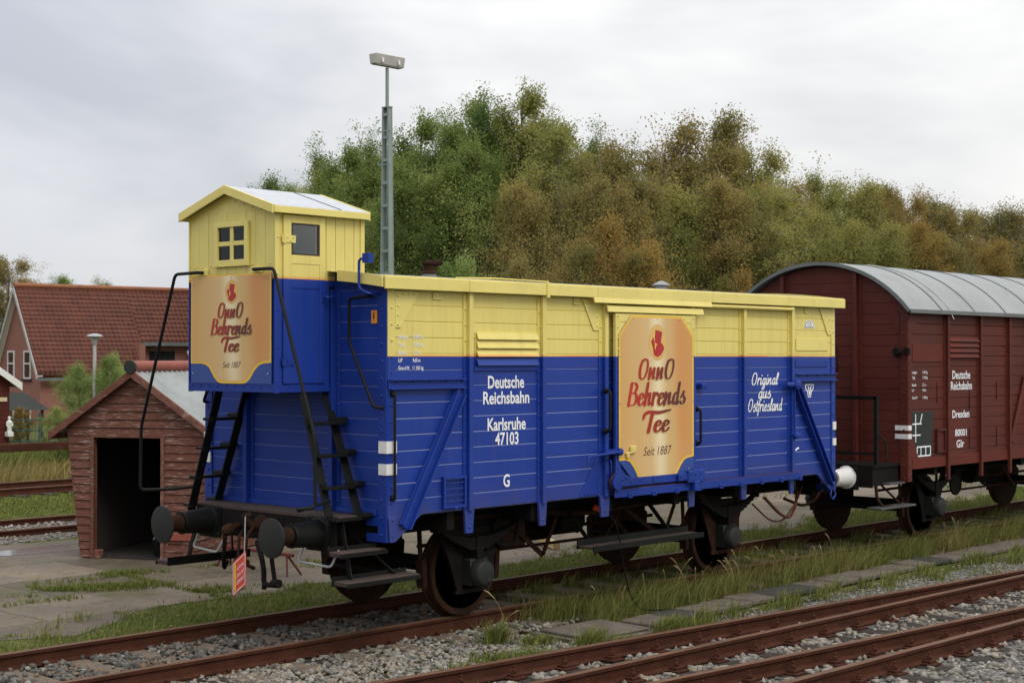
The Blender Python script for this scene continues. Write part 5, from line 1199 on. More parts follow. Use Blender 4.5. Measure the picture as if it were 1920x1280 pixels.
# ------------------------------------------------------------------ shed
sd = Vector((.452, -.892)); sn = Vector((.892, .452))       # along the gable, into the shed
c0 = Vector((2.05, 7.48)) + sd*1.02
sh = thing('wooden_shed', 'small red brown shed of peeling boards with open doorway and corrugated roof', 'shed', (c0.x, c0.y, -.152), math.atan2(sd.y, sd.x))
# local: x along gable to the right, y into the shed, z up
HB, HT, ZE, ZA, DS = .865, 1.10, 1.90, 2.65, 3.2
d0, d1, dt = -.65, .41, 1.72
hw = lambda z: HB + (HT-HB)*min(1, z/ZE) if z <= ZE else HT*(ZA-z)/(ZA-ZE)
mb = MB(); nbd = 23; bh = ZA/nbd
for side in (0, 1):
    mb = MB()
    for i in range(nbd):
        z0, z1 = i*bh + .02, (i+1)*bh + .012
        a0, a1 = hw(z0), hw(min(z1, ZA-.005))
        yb = 0 if side == 0 else DS
        segs = [(-1, 1)] if (z0 > dt-.05 or side) else [(-1, 'l'), ('r', 1)]
        for sg in segs:
            if sg == (-1, 1): pl = [(-a0,z0),(a0,z0),(a1,z1),(-a1,z1)]
            elif sg[0] == -1: pl = [(-a0,z0),(d0,z0),(d0,z1),(-a1,z1)]
            else: pl = [(d1,z0),(a0,z0),(a1,z1),(d1,z1)]
            # lapped boards: lower edge stands proud
            lo, hi = (-.030, -.012) if side == 0 else (.030, .012)
            e = random.uniform(-.003, .003)
            vs = [(pl[0][0], yb+lo+e, pl[0][1]),(pl[1][0], yb+lo+e, pl[1][1]),(pl[2][0], yb+hi, pl[2][1]),(pl[3][0], yb+hi, pl[3][1])]
            vb = [(x, yb, z) for x, _, z in vs]
            mb.add(vs+vb, [(0,1,2,3),(7,6,5,4),(0,4,5,1),(1,5,6,2),(2,6,7,3),(3,7,4,0)])
    mb.build('gable_wall', 'shed', sh)
nb2 = 14
for sg in (-1, 1):
    mb = MB()
    for i in range(nb2):
        z0, z1 = i*ZE/nb2+.02, (i+1)*ZE/nb2+.012; a0, a1 = hw(z0)*sg, hw(min(z1,ZE))*sg; e = random.uniform(-.003,.003)
        vs = [(a0+sg*(.03+e),0,z0),(a0+sg*(.03+e),DS,z0),(a1+sg*.012,DS,z1),(a1+sg*.012,0,z1),(a0,0,z0),(a0,DS,z0),(a1,DS,z1),(a1,0,z1)]
        mb.add(vs, [(0,1,2,3),(7,6,5,4),(0,4,5,1),(1,5,6,2),(2,6,7,3),(3,7,4,0)])
    mb.build('side_wall', 'shed', sh)
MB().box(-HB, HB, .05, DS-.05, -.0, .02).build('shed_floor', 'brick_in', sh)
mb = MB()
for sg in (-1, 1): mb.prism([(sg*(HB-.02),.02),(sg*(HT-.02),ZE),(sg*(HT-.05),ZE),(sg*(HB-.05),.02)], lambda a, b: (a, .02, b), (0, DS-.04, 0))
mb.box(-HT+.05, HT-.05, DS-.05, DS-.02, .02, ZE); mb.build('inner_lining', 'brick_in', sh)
for y in (-1, 1):
    MB().box((d0 if y < 0 else d1) - (.05 if y < 0 else .0), (d0 if y < 0 else d1) + (.0 if y < 0 else .05), -.045, .06, .0, dt).build('door_post', 'peel' if y > 0 else 'shed', sh, .004)
MB().box(d0-.06, d1+.06, -.042, .05, dt, dt+.05).build('door_lintel', 'shed', sh, .004)
sl = (ZA-ZE)/HT
for sg in (-1, 1):
    # corrugated sheet
    mb = MB(); ny = 96; y0, y1 = -.125, DS+.2; xo = HT+.24
    for k in range(ny+1):
        y = y0+(y1-y0)*k/ny; wv = .026*math.sin(k*math.pi/2.0)
        for x in (0.0, xo): mb.v.append((sg*x, y, ZA+.030 - sl*x + wv))
    mb.f += [(2*k, 2*k+1, 2*k+3, 2*k+2) for k in range(ny)]
    mb.build('corrugated_roof', 'corr', sh, smooth=True)
    mb = MB(); mb.prism([(0,ZA-.075),(0,ZA+.04),(sg*(HT+.22),ZA+.04-sl*(HT+.22)),(sg*(HT+.22),ZA-.075-sl*(HT+.22))], lambda a, b: (a, -.152, b), (0, .035, 0))
    mb.build('barge_board', 'peel' if sg > 0 else 'shed', sh, .004)
    MB().box(min(sg*(HT+.19), sg*(HT+.22)), max(sg*(HT+.19), sg*(HT+.22)), -.10, DS+.1, ZA-.06-sl*(HT+.22), ZA+.02-sl*(HT+.22)).build('eaves_board', 'peel', sh)
MB().tube([(0,-.18,ZA+.075),(0,DS+.22,ZA+.075)], .085, 14).build('ridge_cap', paint('red_ridge_pipe', (.24,.062,.040), .65, .25, (.2,.05,.04), .5, 4), sh, smooth=True)
MB().tube([(0,-.184,ZA+.075),(0,-.14,ZA+.075)], .092, 14).build('ridge_end', 'chalk', sh)
for x in (-.80, -.62, .48, .78): MB().box(x-.05, x+.05, -.02, .10, -.0, .30 if x > 0 else .12).build('foot_post', 'peel', sh, .01)
MB().box(.38, .93, -.06, -.03, .30, .40).build('sill_board', paint('red_sill_board', (.26,.06,.04), .7, .3), sh, .004)
bk = thing('paint_bucket', 'dark round bucket standing inside the shed doorway', 'bucket', (c0.x+sd.x*.22+sn.x*.35, c0.y+sd.y*.22+sn.y*.35, -.13))
MB().lathe((0,0,0),(0,0,1),[(0,.11),(.24,.14),(.25,.145),(.25,.13),(.03,.10)],18).build('bucket_body', 'steel_dark', bk, smooth=True)
MB().tube([(-.14,0,.24),(-.08,0,.36),(.08,0,.36),(.14,0,.24)], .006, 6, .05).build('bucket_handle', 'greymetal', bk)

# red frame and timber on the yard
rf = thing('steel_trestle', 'low red steel trestle with splayed legs on the concrete behind the couplings', 'trestle', (3.02, 4.45, -.152))
MB().box(-.025,.025,-.75,.70,.24,.285).build('crossbar', 'redframe', rf, .006)
for y, s in ((-.62,-1),(.6,1)):
    for sx in (-1, 1): MB().beam((0,y,.27),(sx*.12,y+s*.16,0.0),.026,.026).build('leg', 'redframe', rf)
tb_ = thing('timber_beam', 'pale fresh timber beam lying askew on the yard behind the blue wagon', 'timber', (8.05, 4.13, -.152))
MB().beam((0,.15,.20),(-.62,-1.15,.055),.11,.10).build('beam_body', 'timber', tb_, .006)
tc_ = thing('timber_beam', 'short pale timber offcut under the askew fresh beam', 'timber', (8.0, 4.3, -.152))
MB().beam((-.4,.1,.05),(.35,-.1,.05),.10,.10).build('beam_body', 'timber', tc_, .006)
gb = thing('waste_bin', 'dark green wheeled bin standing on the yard behind the far end of the blue wagon', 'bin', (19.6, 8.6, -.152), R(20))
mb = MB(); mb.add([(-.26,-.28,.06),(.26,-.28,.06),(.26,.28,.06),(-.26,.28,.06),(-.30,-.36,.95),(.30,-.36,.95),(.30,.36,.95),(-.30,.36,.95)], [(3,2,1,0),(4,5,6,7),(0,1,5,4),(1,2,6,5),(2,3,7,6),(3,0,4,7)]); mb.build('bin_body', 'green', gb, .02)
MB().prism([(-.38,.955),(.40,.955),(.36,1.03),(-.30,1.05)], lambda a, b: (-.32, a, b), (.64,0,0)).build('lid', 'green', gb, .01)
for sx in (-1, 1): MB().lathe((sx*.24,.30,.1),(sx,0,0),[(0,.1),(.05,.1)],16).build('wheel', 'steel_dark', gb)
for i, (x, y, w, d, h, lab) in enumerate(((16.9,8.2,.9,.5,.45,'long grey concrete block on the yard beyond the blue wagon'),(18.1,8.5,.6,.6,.62,'square upright concrete block beside the green bin'),(17.4,8.9,.5,.4,.82,'taller narrow concrete block behind the long one'))):
    cbk = thing('concrete_block', lab, 'concrete block', (x, y, -.152), R(12*i-8), 'concrete blocks on the yard')
    MB().box(-w/2,w/2,-d/2,d/2,0,h).build('block_body', 'conc', cbk, .02)

# cable trough covers: single slabs in a row, and the wide pit cover
sl0 = None
labs = ['first concrete trough slab, next to the wide pit cover', 'second trough slab from the pit cover, darker than the first']
for i in range(26):
    x = 3.42 + i*.51; y = -1.93 + .27*(1-math.exp(-(x-3)/4)) + random.uniform(-.015, .015)
    m = MB(); m.box(-.247, .247, -.21, .21, -.06, 0); o = m.build('concrete_slab', 'conc_dk' if i in (1, 5, 6, 13) else 'conc', None, .012)
    o.location = (x, y, -.125 + random.uniform(-.008, .008)); o.rotation_euler = (R(random.uniform(-1.5,1.5)), R(random.uniform(-1,1)), R(3.5*math.exp(-(x-3)/3)+random.uniform(-1.5,1.5)))
    nth = ['first','second','third','fourth','fifth','sixth','seventh','eighth','ninth','tenth','eleventh','twelfth','thirteenth','fourteenth','fifteenth','sixteenth','seventeenth','eighteenth','nineteenth','twentieth','twenty-first','twenty-second','twenty-third','twenty-fourth','twenty-fifth','twenty-sixth'][i]
    tag(o, f"{'darker' if i in (1,5,6,13) else 'flat'} concrete slab, {nth} from the pit cover in the trough row", 'concrete slab', 'concrete slabs of the cable trough')
pit = thing('pit_cover', 'wide square concrete pit cover with raised rim beside the front rail', 'pit cover', (2.52, -1.88, -.20), R(-4))
MB().box(-.52, .52, -.42, .42, 0, .05).build('pit_rim', 'conc', pit, .01)
MB().box(-.46, .46, -.36, .36, .05, .082).build('cover_slab', 'conc', pit, .01)

# ------------------------------------------------------------------ lamp mast, poles
ms = thing('lamp_mast', 'green lattice lamp mast with box lamp rising behind the blue wagon', 'lamp mast', (17.0, 17.2, -.2), R(-89))
HM = 9.28
mb = MB(); w0, w1 = .20, .095
cor = [(-1,-1),(1,-1),(1,1),(-1,1)]
for sx in (-1, 1):   # two channels
    a0, a1 = (sx*w0, 0, 0), (sx*w1, 0, HM)
    for sy in (-1, 1): mb.beam((sx*w0, sy*.088, 0), (sx*w1, sy*.060, HM), .05, .02, (0,1,0))
    mb.prism([(-.10,0),(.10,0),(.07,HM),(-.07,HM)], lambda a, b: (sx*(w0+.006+(w1-w0)*b/HM), a, b), (sx*.012, 0, 0))
mb.build('mast_channel', 'galv', ms)
mb = MB(); z = .4
while z < HM:
    w = w0+(w1-w0)*z/HM; yb_ = .100-.030*z/HM; mb.box(-w, w, -yb_-.008, -yb_+.002, z-.04, z+.04); mb.box(-w, w, yb_-.002, yb_+.008, z-.04, z+.04); z += .58
mb.build('mast_batten', 'galv', ms)
MB().box(-.13, .13, -.075, .075, HM, HM+.03).build('mast_cap', 'galv', ms)
MB().tube([(0,0,HM),(0,0,HM+1.02)], .045, 10).build('mast_tube', 'galv', ms, smooth=True)
for zz_ in (HM-.6, HM-1.45): MB().tube([(-.30,-.05,zz_+.07),(-.27,-.05,zz_),(.16,-.05,zz_)], .018, 6).build('climbing_iron', 'galv', ms)
lp = MB(); lp.add([(-.10,-.50,-.10),(.10,-.50,-.10),(.10,.50,-.10),(-.10,.50,-.10),(-.15,-.50,.16),(.15,-.50,.16),(.15,.50,.16),(-.15,.50,.16)], [(3,2,1,0),(4,5,6,7),(0,1,5,4),(1,2,6,5),(2,3,7,6),(3,0,4,7)])
lo = lp.build('lamp_box', 'lampbox', ms, .012); lo.location = (0, 0, HM+1.17); lo.rotation_euler = (R(0), 0, R(-1))
lg = MB(); lg.box(-.085,.085,-.46,.46,-.115,-.102); lg.box(-.02,.02,-.60,-.2,.0,.0) if False else None; lg.build('lamp_glass', 'greymetal', lo)
mb = MB()
for y in (-.28, .28): mb.box(.13,.16,y-.03,y+.03,-.05,.06)
mb.build('lamp_latch', 'white', lo)
pm = thing('radio_mast', 'thin grey pole with small arms far off above the red wagon', 'pole', (52.5, 22.0, -.2))
MB().tube([(0,0,0),(0,0,8.2)], [.09,.05], 8).build('pole_tube', 'galv', pm)
mb = MB()
for z, l in ((7.1,.35),(6.7,.28),(6.2,.3)): mb.tube([(0,0,z),(l,-l*.6,z+.05)], .03, 6); mb.box(l-.05,l+.05,-l*.6-.05,-l*.6+.05,z-.1,z+.15)
mb.build('pole_arm', 'fence_green', pm)
gl = thing('garden_lamp', 'white garden lamp post with flat mushroom cap in front of the red roof', 'lamp post', (14.65, 27.05, -.3))
MB().tube([(0,0,0),(0,0,3.35)], .052, 10).build('lamp_post', 'lampbox', gl, smooth=True)
MB().lathe((0,0,3.35),(0,0,1),[(0,.05),(.02,.07),(.22,.11),(.24,.08)],16).build('lamp_globe', 'lampbox', gl, smooth=True)
MB().lathe((0,0,3.59),(0,0,1),[(0,.23),(.03,.24),(.08,.15),(.10,.04)],20).build('lamp_cap', 'greymetal', gl, smooth=True)

# ------------------------------------------------------------------ houses
def roofuv(o0, du, dv, su, sv):
    return lambda co: (((co-o0).dot(du))/su, ((co-o0).dot(dv))/sv)
rgt = Vector((math.sin(YAW), -math.cos(YAW))); fwd = Vector((math.cos(YAW), math.sin(YAW)))
rd = (rgt*.765 + fwd*.645).normalized()
hs = thing('brick_house', 'red brick house with steep red tiled roof and white verge boards', 'house', (26.08, 51.48, -1.0), math.atan2(rd.y, rd.x))
# local: x along the ridge (to the right), y towards the back; gable at x=0
HR, HE, HWd = 6.90, 3.43, 2.3; LH = 17.0
mb = MB()
for x, s in ((0, 1), (LH, -1)):
    mb.prism([(-HWd,0),(HWd,0),(HWd,HE),(0,HR-.12),(-HWd,HE)], lambda a, b: (x, a, b), (s*.3,0,0))
mb.box(.3, 5.0, -HWd, -HWd+.3, 0, HE); mb.box(.3, LH-.3, HWd-.3, HWd, 0, HE); mb.box(5.0, LH-.3, -HWd+1.0, -HWd+1.3, 0, 4.5); mb.box(4.7, 5.0, -HWd, -HWd+1.3, 0, 4.3)
mb.build('wall', 'brick', hs)
slo = (HR-HE)/HWd
for sg in (-1, 1):
    mb = MB(); yo = HWd+.25
    def quad(xa, xb, ya, yb):
        nr = int((yb-ya)/.125)
        for k in range(nr):
            y0_, y1_ = ya+(yb-ya)*k/nr, ya+(yb-ya)*(k+1)/nr; h0, h1 = HR-slo*y0_+.01, HR-slo*y1_+.085
            mb.add([(xa, sg*y0_, h0),(xb, sg*y0_, h0),(xb, sg*y1_, h1),(xa, sg*y1_, h1),(xb, sg*y1_, h1-.09),(xa, sg*y1_, h1-.09)], [(0,1,2,3),(3,2,4,5)])
        mb.add([(xa, sg*ya, HR-slo*ya),(xb, sg*ya, HR-slo*ya),(xb, sg*yb, HR-slo*yb),(xa, sg*yb, HR-slo*yb),(xa, sg*ya, HR-slo*ya-.14),(xb, sg*ya, HR-slo*ya-.14),(xb, sg*yb, HR-slo*yb-.14),(xa, sg*yb, HR-slo*yb-.14)],
            [(0,1,2,3),(7,6,5,4),(0,4,5,1),(1,5,6,2),(2,6,7,3),(3,7,4,0)])
    if sg < 0: quad(-.25, 5.1, 0, yo); quad(5.1, LH+.25, 0, 1.62)
    else: quad(-.25, LH+.25, 0, yo)
    dv = Vector((0, -sg, slo)).normalized()
    mb.build('roof', 'tiles', hs, uvfn=roofuv(Vector((0, sg*yo, HR-slo*yo)), Vector((1,0,0)), dv, .22, .33))
    mb = MB(); yo2 = yo
    mb.prism([(0,HR-.05),(sg*yo2,HR-slo*yo2-.05),(sg*yo2,HR-slo*yo2-.30),(0,HR-.30)], lambda a, b: (-.30, a, b), (.05,0,0)); mb.build('verge_board', 'lampbox', hs)
    mb = MB(); mb.prism([(0,HR-.145),(sg*yo2,HR-slo*yo2-.145),(sg*yo2,HR-slo*yo2-.185),(0,HR-.185)], lambda a, b: (-.25, a, b), (.25,0,0)); mb.build('soffit', 'white', hs)
MB().tube([(-.25,0,HR+.02),(LH+.25,0,HR+.02)], .12, 10).build('ridge_tiles', paint('orange_ridge', (.26,.095,.04), .7, .3), hs, smooth=True)
MB().box(5.1, LH, -1.78, -1.62, HR-slo*1.62-.22, HR-slo*1.62-.05).build('gutter', 'seam', hs)
MB().box(-.25, 5.1, -HWd-.36, -HWd-.22, HE-.75, HE-.62).build('gutter', 'seam', hs)
for x in (7.6,): MB().beam((x, -1.85, 4.1), (x+.3, -HWd-.1, 2.9), .16, .5).build('parapet', 'white', hs)
MB().box(5.7, 7.0, -HWd+.97, -HWd+.999, 2.9, 4.0).build('balcony_door', 'glass', hs)
def house_window(x, y, z, w, h, onx=True):
    wm = MB(); t = .07
    for a, b, c, d in ((y-w/2,y-w/2+t,z,z+h),(y+w/2-t,y+w/2,z,z+h),(y-w/2+t,y+w/2-t,z,z+t),(y-w/2+t,y+w/2-t,z+h-t,z+h),(y-w/2+t,y+w/2-t,z+h*.52,z+h*.52+.06)): wm.box(x-.05, x+.0, a, b, c, d)
    f = wm.build('window', 'white', hs)
    MB().box(x-.025, x-.015, y-w/2+t, y+w/2-t, z+t, z+h-t).build('pane', 'glass', f)
    MB().box(x-.10, x-.003, y-w/2-.08, y+w/2+.08, z-.09, z-.003).build('window_sill', 'brick_in', f)
house_window(-.003, .85, 2.75, .75, 1.25); house_window(-.003, -.95, 2.75, .75, 1.25); house_window(-.003, -.95, .35, .75, 1.5); house_window(-.003, .9, .35, .75, 1.2)
h2 = thing('brick_house', 'second red roofed house, only its roof edge showing at the left border behind the first', 'house', (22.0, 66.0, -1.0), math.atan2(rd.y, rd.x))
mb = MB(); mb.prism([(-4,0),(4,0),(4,3.0),(0,7.3),(-4,3.0)], lambda a, b: (-9, a, b), (12,0,0)); mb.build('wall', 'brick', h2)
for sg in (-1, 1):
    mb = MB(); sl2 = 4.3/4
    mb.add([(-9.3,0,7.45),(3.3,0,7.45),(3.3,sg*4.4,7.45-4.4*sl2),(-9.3,sg*4.4,7.45-4.4*sl2),(-9.3,0,7.31),(3.3,0,7.31),(3.3,sg*4.4,7.31-4.4*sl2),(-9.3,sg*4.4,7.31-4.4*sl2)], [(0,1,2,3),(7,6,5,4),(0,4,5,1),(1,5,6,2),(2,6,7,3),(3,7,4,0)])
    mb.build('roof', 'tiles2', h2, uvfn=roofuv(Vector((0, sg*4.4, 2.6)), Vector((1,0,0)), Vector((0,-sg,sl2)).normalized(), .22, .33))
    if sg < 0: MB().box(-2.2,-1.4,-2.35,-1.9,5.35,6.2).build('roof_window', 'glass', h2)
ht = thing('garden_hut', 'dark red wooden hut with white gable trim at the left border of the photo', 'hut', (15.28, 33.62, -.25), math.atan2(rd.y, rd.x))
mb = MB(); boards(mb, lambda u, v, d: (u, -d, v), -3.2, .35, 0, 2.2, 14); boards(mb, lambda u, v, d: (.35+d, u, v), 0, 2.5, 0, 2.1, 13); boards(mb, lambda u, v, d: (u, 2.5+d, v), -3.2, .35, 0, 2.2, 14); mb.prism([(-3.2,2.2),(.35,2.2),(-1.42,3.4)], lambda a, b: (a, .0, b), (0,.02,0)); mb.build('wall', 'redwag', ht)
mb = MB()
for xa, xb in ((-3.5,-1.42),(.65,-1.42)): mb.prism([(xa,2.0),(xb,3.48),(xb,3.60),(xa,2.12)], lambda a, b: (a, -.25, b), (0,3.0,0))
mb.build('roof', 'felt', ht)
mb = MB()
for xa, xb in ((-3.5,-1.42),(.65,-1.42)): mb.prism([(xa,1.90),(xb,3.36),(xb,3.58),(xa,2.14)], lambda a, b: (a, -.30, b), (0,.04,0))
mb.build('verge_board', 'white', ht)
MB().box(-.25,.25,-.05,-.02,1.55,1.68).build('name_board', paint('cream_board', (.6,.5,.32), .5, .1), ht)
aw = thing('garden_canopy', 'small dark grey canopy roof beside the red hut', 'canopy', (17.6, 36.9, -.6), math.atan2(rd.y, rd.x))
for p in ((-.8,-.6),(.8,-.6),(-.8,.6),(.8,.6)): MB().box(p[0]-.04,p[0]+.04,p[1]-.04,p[1]+.04,0,1.5).build('post', 'wood_dark', aw)
MB().add and None
mb = MB(); mb.add([(-1,-.8,1.5),(1,-.8,1.5),(1,.8,1.5),(-1,.8,1.5),(-.4,0,2.1),(.4,0,2.1)], [(0,1,5,4),(2,3,4,5),(1,2,5),(3,0,4),(3,2,1,0)]); mb.build('canopy_roof', 'chalk', aw)
st = thing('garden_statue', 'white garden statue standing on a plinth by the green fence', 'statue', (15.55, 33.45, .18))
mb = MB(); mb.lathe((0,0,.30),(0,0,1),[(0,.15),(.05,.16),(.25,.13),(.45,.15),(.58,.19),(.70,.15),(.76,.06),(.80,.085),(.90,.10),(.98,.06),(1.0,.01)],14); mb.tube([(.16,0,.92),(.2,-.06,.75),(.10,-.13,.65)], [.05,.045,.03], 8); mb.tube([(-.16,0,.92),(-.2,-.06,.72),(-.12,-.10,.55)], [.05,.045,.03], 8); mb.build('figure', 'white', st, smooth=True)
MB().box(-.2,.2,-.2,.2,0,.30).build('plinth', 'white', st, .02); st.scale = (.5,.5,.5)
fc = thing('garden_fence', 'low dark green wire fence in front of the gardens', 'fence', (18.0, 31.9, -.25), R(-40))
mb = MB()
for z in (.25,.6,.95): mb.tube([(-4,0,z),(6,0,z)], .02, 6)
for x in np.arange(-4, 6.1, .11): mb.tube([(x,0,.1),(x,0,.98)], .006, 4)
mb.build('fence_wire', 'fence_green', fc)
for x in np.arange(-4, 6.1, 2.0): MB().box(x-.035,x+.035,-.035,.035,0,1.15).build('fence_post', 'fence_green', fc)

# ------------------------------------------------------------------ trees
def leaf_cloud(rng, centers, sig, n, size, droop=.3, tintc=None):
    idx = rng.integers(0, len(centers), n); c = centers[idx] + np.clip(rng.normal(0, 1, (n, 3)), -1.7, 1.7)*np.array([sig, sig, sig*.75])
    a = rng.normal(0, 1, (n, 3)); a[:, 2] -= droop; a /= np.linalg.norm(a, axis=1, keepdims=True)
    b = np.cross(a, rng.normal(0, 1, (n, 3))); b /= np.linalg.norm(b, axis=1, keepdims=True)
    L = size*rng.uniform(.6, 1.35, (n, 1)); v = np.stack([c-a*L/2, c+b*L*.27, c+a*L/2, c-b*L*.27], 1).reshape(-1, 3)
    q = np.arange(n*4).reshape(-1, 4); t = np.clip(tintc[idx]*.72 + rng.uniform(0, 1, n)*.28, 0, 1)
    return v, q, t
def tree_parts(seed, H, CR, base, nleaf, size, bark, sig=.38, up=.5, limbs=17, twiggy=1.0):
    rng = np.random.default_rng(seed); mb = MB(); tips = []; tint = []
    P = [np.array([0, 0, 0.])]
    for i in range(1, 9): P.append(np.array([P[-1][0]+rng.normal(0, .10), P[-1][1]+rng.normal(0, .10), H*.93*i/8]))
    r0 = .018*H+.03
    mb.tube(P, [r0*(1-.88*i/8) for i in range(9)], 7)
    def on(t): k = min(7, int(t*8)); f = t*8-k; return P[k]*(1-f)+P[k+1]*f
    for i in range(limbs):
        t = base + (.97-base)*((i+rng.uniform(-.3, .3))/limbs); t = min(max(t, base), .98); s = on(t)
        az = i*2.4 + rng.normal(0, .35); hh = (t-base)/(1-base)
        env = CR*(.55+.45*math.sin(math.pi*min(1, hh*.95+.18)))*(1.0 if hh < .65 else 1.32-hh*.62)
        L = env*rng.uniform(.72, 1.12); el = math.radians(10+up*70*hh+rng.normal(0, 8))
        d = np.array([math.cos(az)*math.cos(el), math.sin(az)*math.cos(el), math.sin(el)])
        pts = [s]
        for k in range(1, 6): pts.append(s + d*L*k/5 + np.array([0, 0, 1])*up*.25*L*(k/5)**2 + rng.normal(0, .06, 3)*L*.35)
        rb = r0*(1-.85*t)*.55+.012; mb.tube(pts, [rb*(1-.85*k/5) for k in range(6)], 5)
        ctint = rng.uniform(.0, 1.0)
        for j in range(int(6+L*1.5)):
            f = rng.uniform(.30, 1.0); k = min(4, int(f*5)); ps = pts[k]*(1-(f*5-k))+pts[k+1]*(f*5-k)
            dd = d*rng.uniform(.2, .9)+rng.normal(0, .55, 3); dd /= np.linalg.norm(dd); dd[2] += .15
            l2 = L*rng.uniform(.22, .45)*(1.15-.4*f); pe = ps+dd*l2; pm_ = (ps+pe)/2+rng.normal(0, .05, 3)
            mb.tube([ps, pm_, pe], [.024, .017, .009], 3)
            for m_ in range(5):
                q = ps+(pe-ps)*rng.uniform(.35, 1.15); tips.append(q); tint.append(np.clip(ctint+rng.normal(0, .16)+.12*(hh-.4), 0, 1))
                if twiggy > .6 or rng.random() < twiggy:
                    e = q+rng.normal(0, .50, 3)*min(1, L*.45)+np.array([0, 0, .16]); mb.tube([q, e], [.010, .005], 3); tips.append(e); tint.append(tint[-1])
    tips = np.array(tips); tint = np.array(tint)
    v, q, t = leaf_cloud(rng, tips, sig, nleaf, size, .3, tint)
    tm_ = bpy.data.meshes.new('trunk'); tm_.from_pydata(mb.v, [], mb.f); tm_.update(); tm_.materials.append(M[bark])
    return tm_, np_mesh('crown', v, q, 'leaf_green', t)
KINDS = {
 'a': tree_parts(11, 12.5, 3.4, .12, 60000, .10, 'bark', .22, .50, 19),
 'b': tree_parts(23, 12.0, 3.0, .14, 52000, .10, 'bark', .22, .55, 18),
 'c': tree_parts(37, 11.5, 2.6, .16, 42000, .095, 'bark_birch', .21, .7, 18),
 'd': tree_parts(41, 11.0, 2.9, .10, 46000, .095, 'bark', .22, .6, 18),
 'e': tree_parts(59, 10.5, 2.3, .16, 17000, .088, 'bark_birch', .21, .8, 20),
 'f': tree_parts(67, 7.0, 2.6, .05, 42000, .082, 'bark', .19, .5, 16),
}
def crown_top(me):
    z = np.empty(len(me.vertices)*3, dtype=np.float32); me.vertices.foreach_get('co', z); return float(np.percentile(z[2::3], 99.97))
KH = {k: crown_top(v[1]) for k, v in KINDS.items()}
def place_tree(kind, leaf, x, y, h, label, group='trees of the wood behind the wagons', sx=1.0, name='tree', z0=-.25):
    tm_, cm = KINDS[kind]; t = thing(name, label, 'tree' if name == 'tree' else name, (x, y, z0), random.uniform(0, 6.28), group); s = (h-z0)/KH[kind]/1.0
    a = link(tm_, 'trunk', t); c = link(cm, 'crown', t)
    t.scale = (s*sx*1.02, s*sx*1.02, s)
    c.material_slots[0].link = 'OBJECT'; c.material_slots[0].material = M[leaf]; return t
LBL = {
 'leaf_green': 'green leafy tree of the wood behind the cabin and mast', 'leaf_dgreen': 'dark green tree of the wood behind the blue wagon',
 'leaf_olive': 'yellowish green tree of the wood behind the wagons', 'leaf_brown': 'brownish autumn tree of the wood behind the blue wagon',
 'leaf_orange': 'orange leaved autumn tree of the wood', 'leaf_lime': 'fresh green tree of the wood'}
C0 = Vector((-10.04, -12.4325))
WOOD = []
def wood(px, D, top, kind, leaf, sx=1.0, label=None, **kw):
    """px: bearing given as offset on a 2935 px long ray; D: distance along the view; top: height of the crown"""
    p = C0 + fwd*D + rgt*((px-960)/2934.9*D)
    t = place_tree(kind, leaf, p.x, p.y, top, label or LBL[leaf], sx=sx, **kw)
    if label is None or 'in front of the wood' in label: WOOD.append((t, px, D, leaf))
    return t
# back row, left to right (crown tops), then the lower row in front
wood(512, 75, 11.6, 'b', 'leaf_dgreen', .70, 'small dark green tree at the left end of the wood behind the cabin roof')
wood(575, 71, 11.3, 'a', 'leaf_olive', .72, 'yellow tinged tree above the right slope of the cabin roof')
wood(640, 68, 12.3, 'a', 'leaf_green', .80); wood(712, 66, 12.8, 'a', 'leaf_green', .85); wood(790, 65, 13.0, 'b', 'leaf_green', .85)
wood(850, 62, 13.5, 'a', 'leaf_dgreen', .82); wood(905, 64, 13.6, 'b', 'leaf_green', .80)
wood(985, 62, 13.7, 'b', 'leaf_olive', .78, 'tallest tree of the wood, thin yellowish top against the sky')
wood(1088, 63, 12.4, 'a', 'leaf_dgreen', .60, 'dark green tree top standing between browner crowns')
wood(1035, 60, 11.9, 'c', 'leaf_olive', .95); wood(1160, 58, 11.1, 'd', 'leaf_brown', .95); wood(1225, 60, 11.4, 'd', 'leaf_brown', .95)
wood(1330, 60, 12.2, 'c', 'leaf_brown', 1.0, 'tall feathery brown birch rising above its neighbours'); wood(1410, 61, 11.2, 'c', 'leaf_olive', .95)
wood(1275, 62, 10.4, 'd', 'leaf_brown', .9); wood(1470, 63, 9.9, 'd', 'leaf_brown', .9)
wood(1525, 65, 10.5, 'b', 'leaf_olive', .72); wood(1595, 66, 10.4, 'd', 'leaf_olive', .85); wood(1645, 67, 10.2, 'c', 'leaf_orange', .75); wood(1695, 69, 10.2, 'c', 'leaf_orange', .8)
wood(1760, 71, 10.5, 'e', 'leaf_brown', .95, 'thin half bare birch above the roof of the red wagon'); wood(1800, 70, 9.6, 'c', 'leaf_brown', .85); wood(1860, 73, 10.1, 'e', 'leaf_brown', 1.0, 'thin half bare birch near the right border'); wood(1915, 73, 10.2, 'e', 'leaf_brown', .95, 'half bare birch cut off by the right border'); wood(1965, 74, 9.6, 'c', 'leaf_orange', .9)
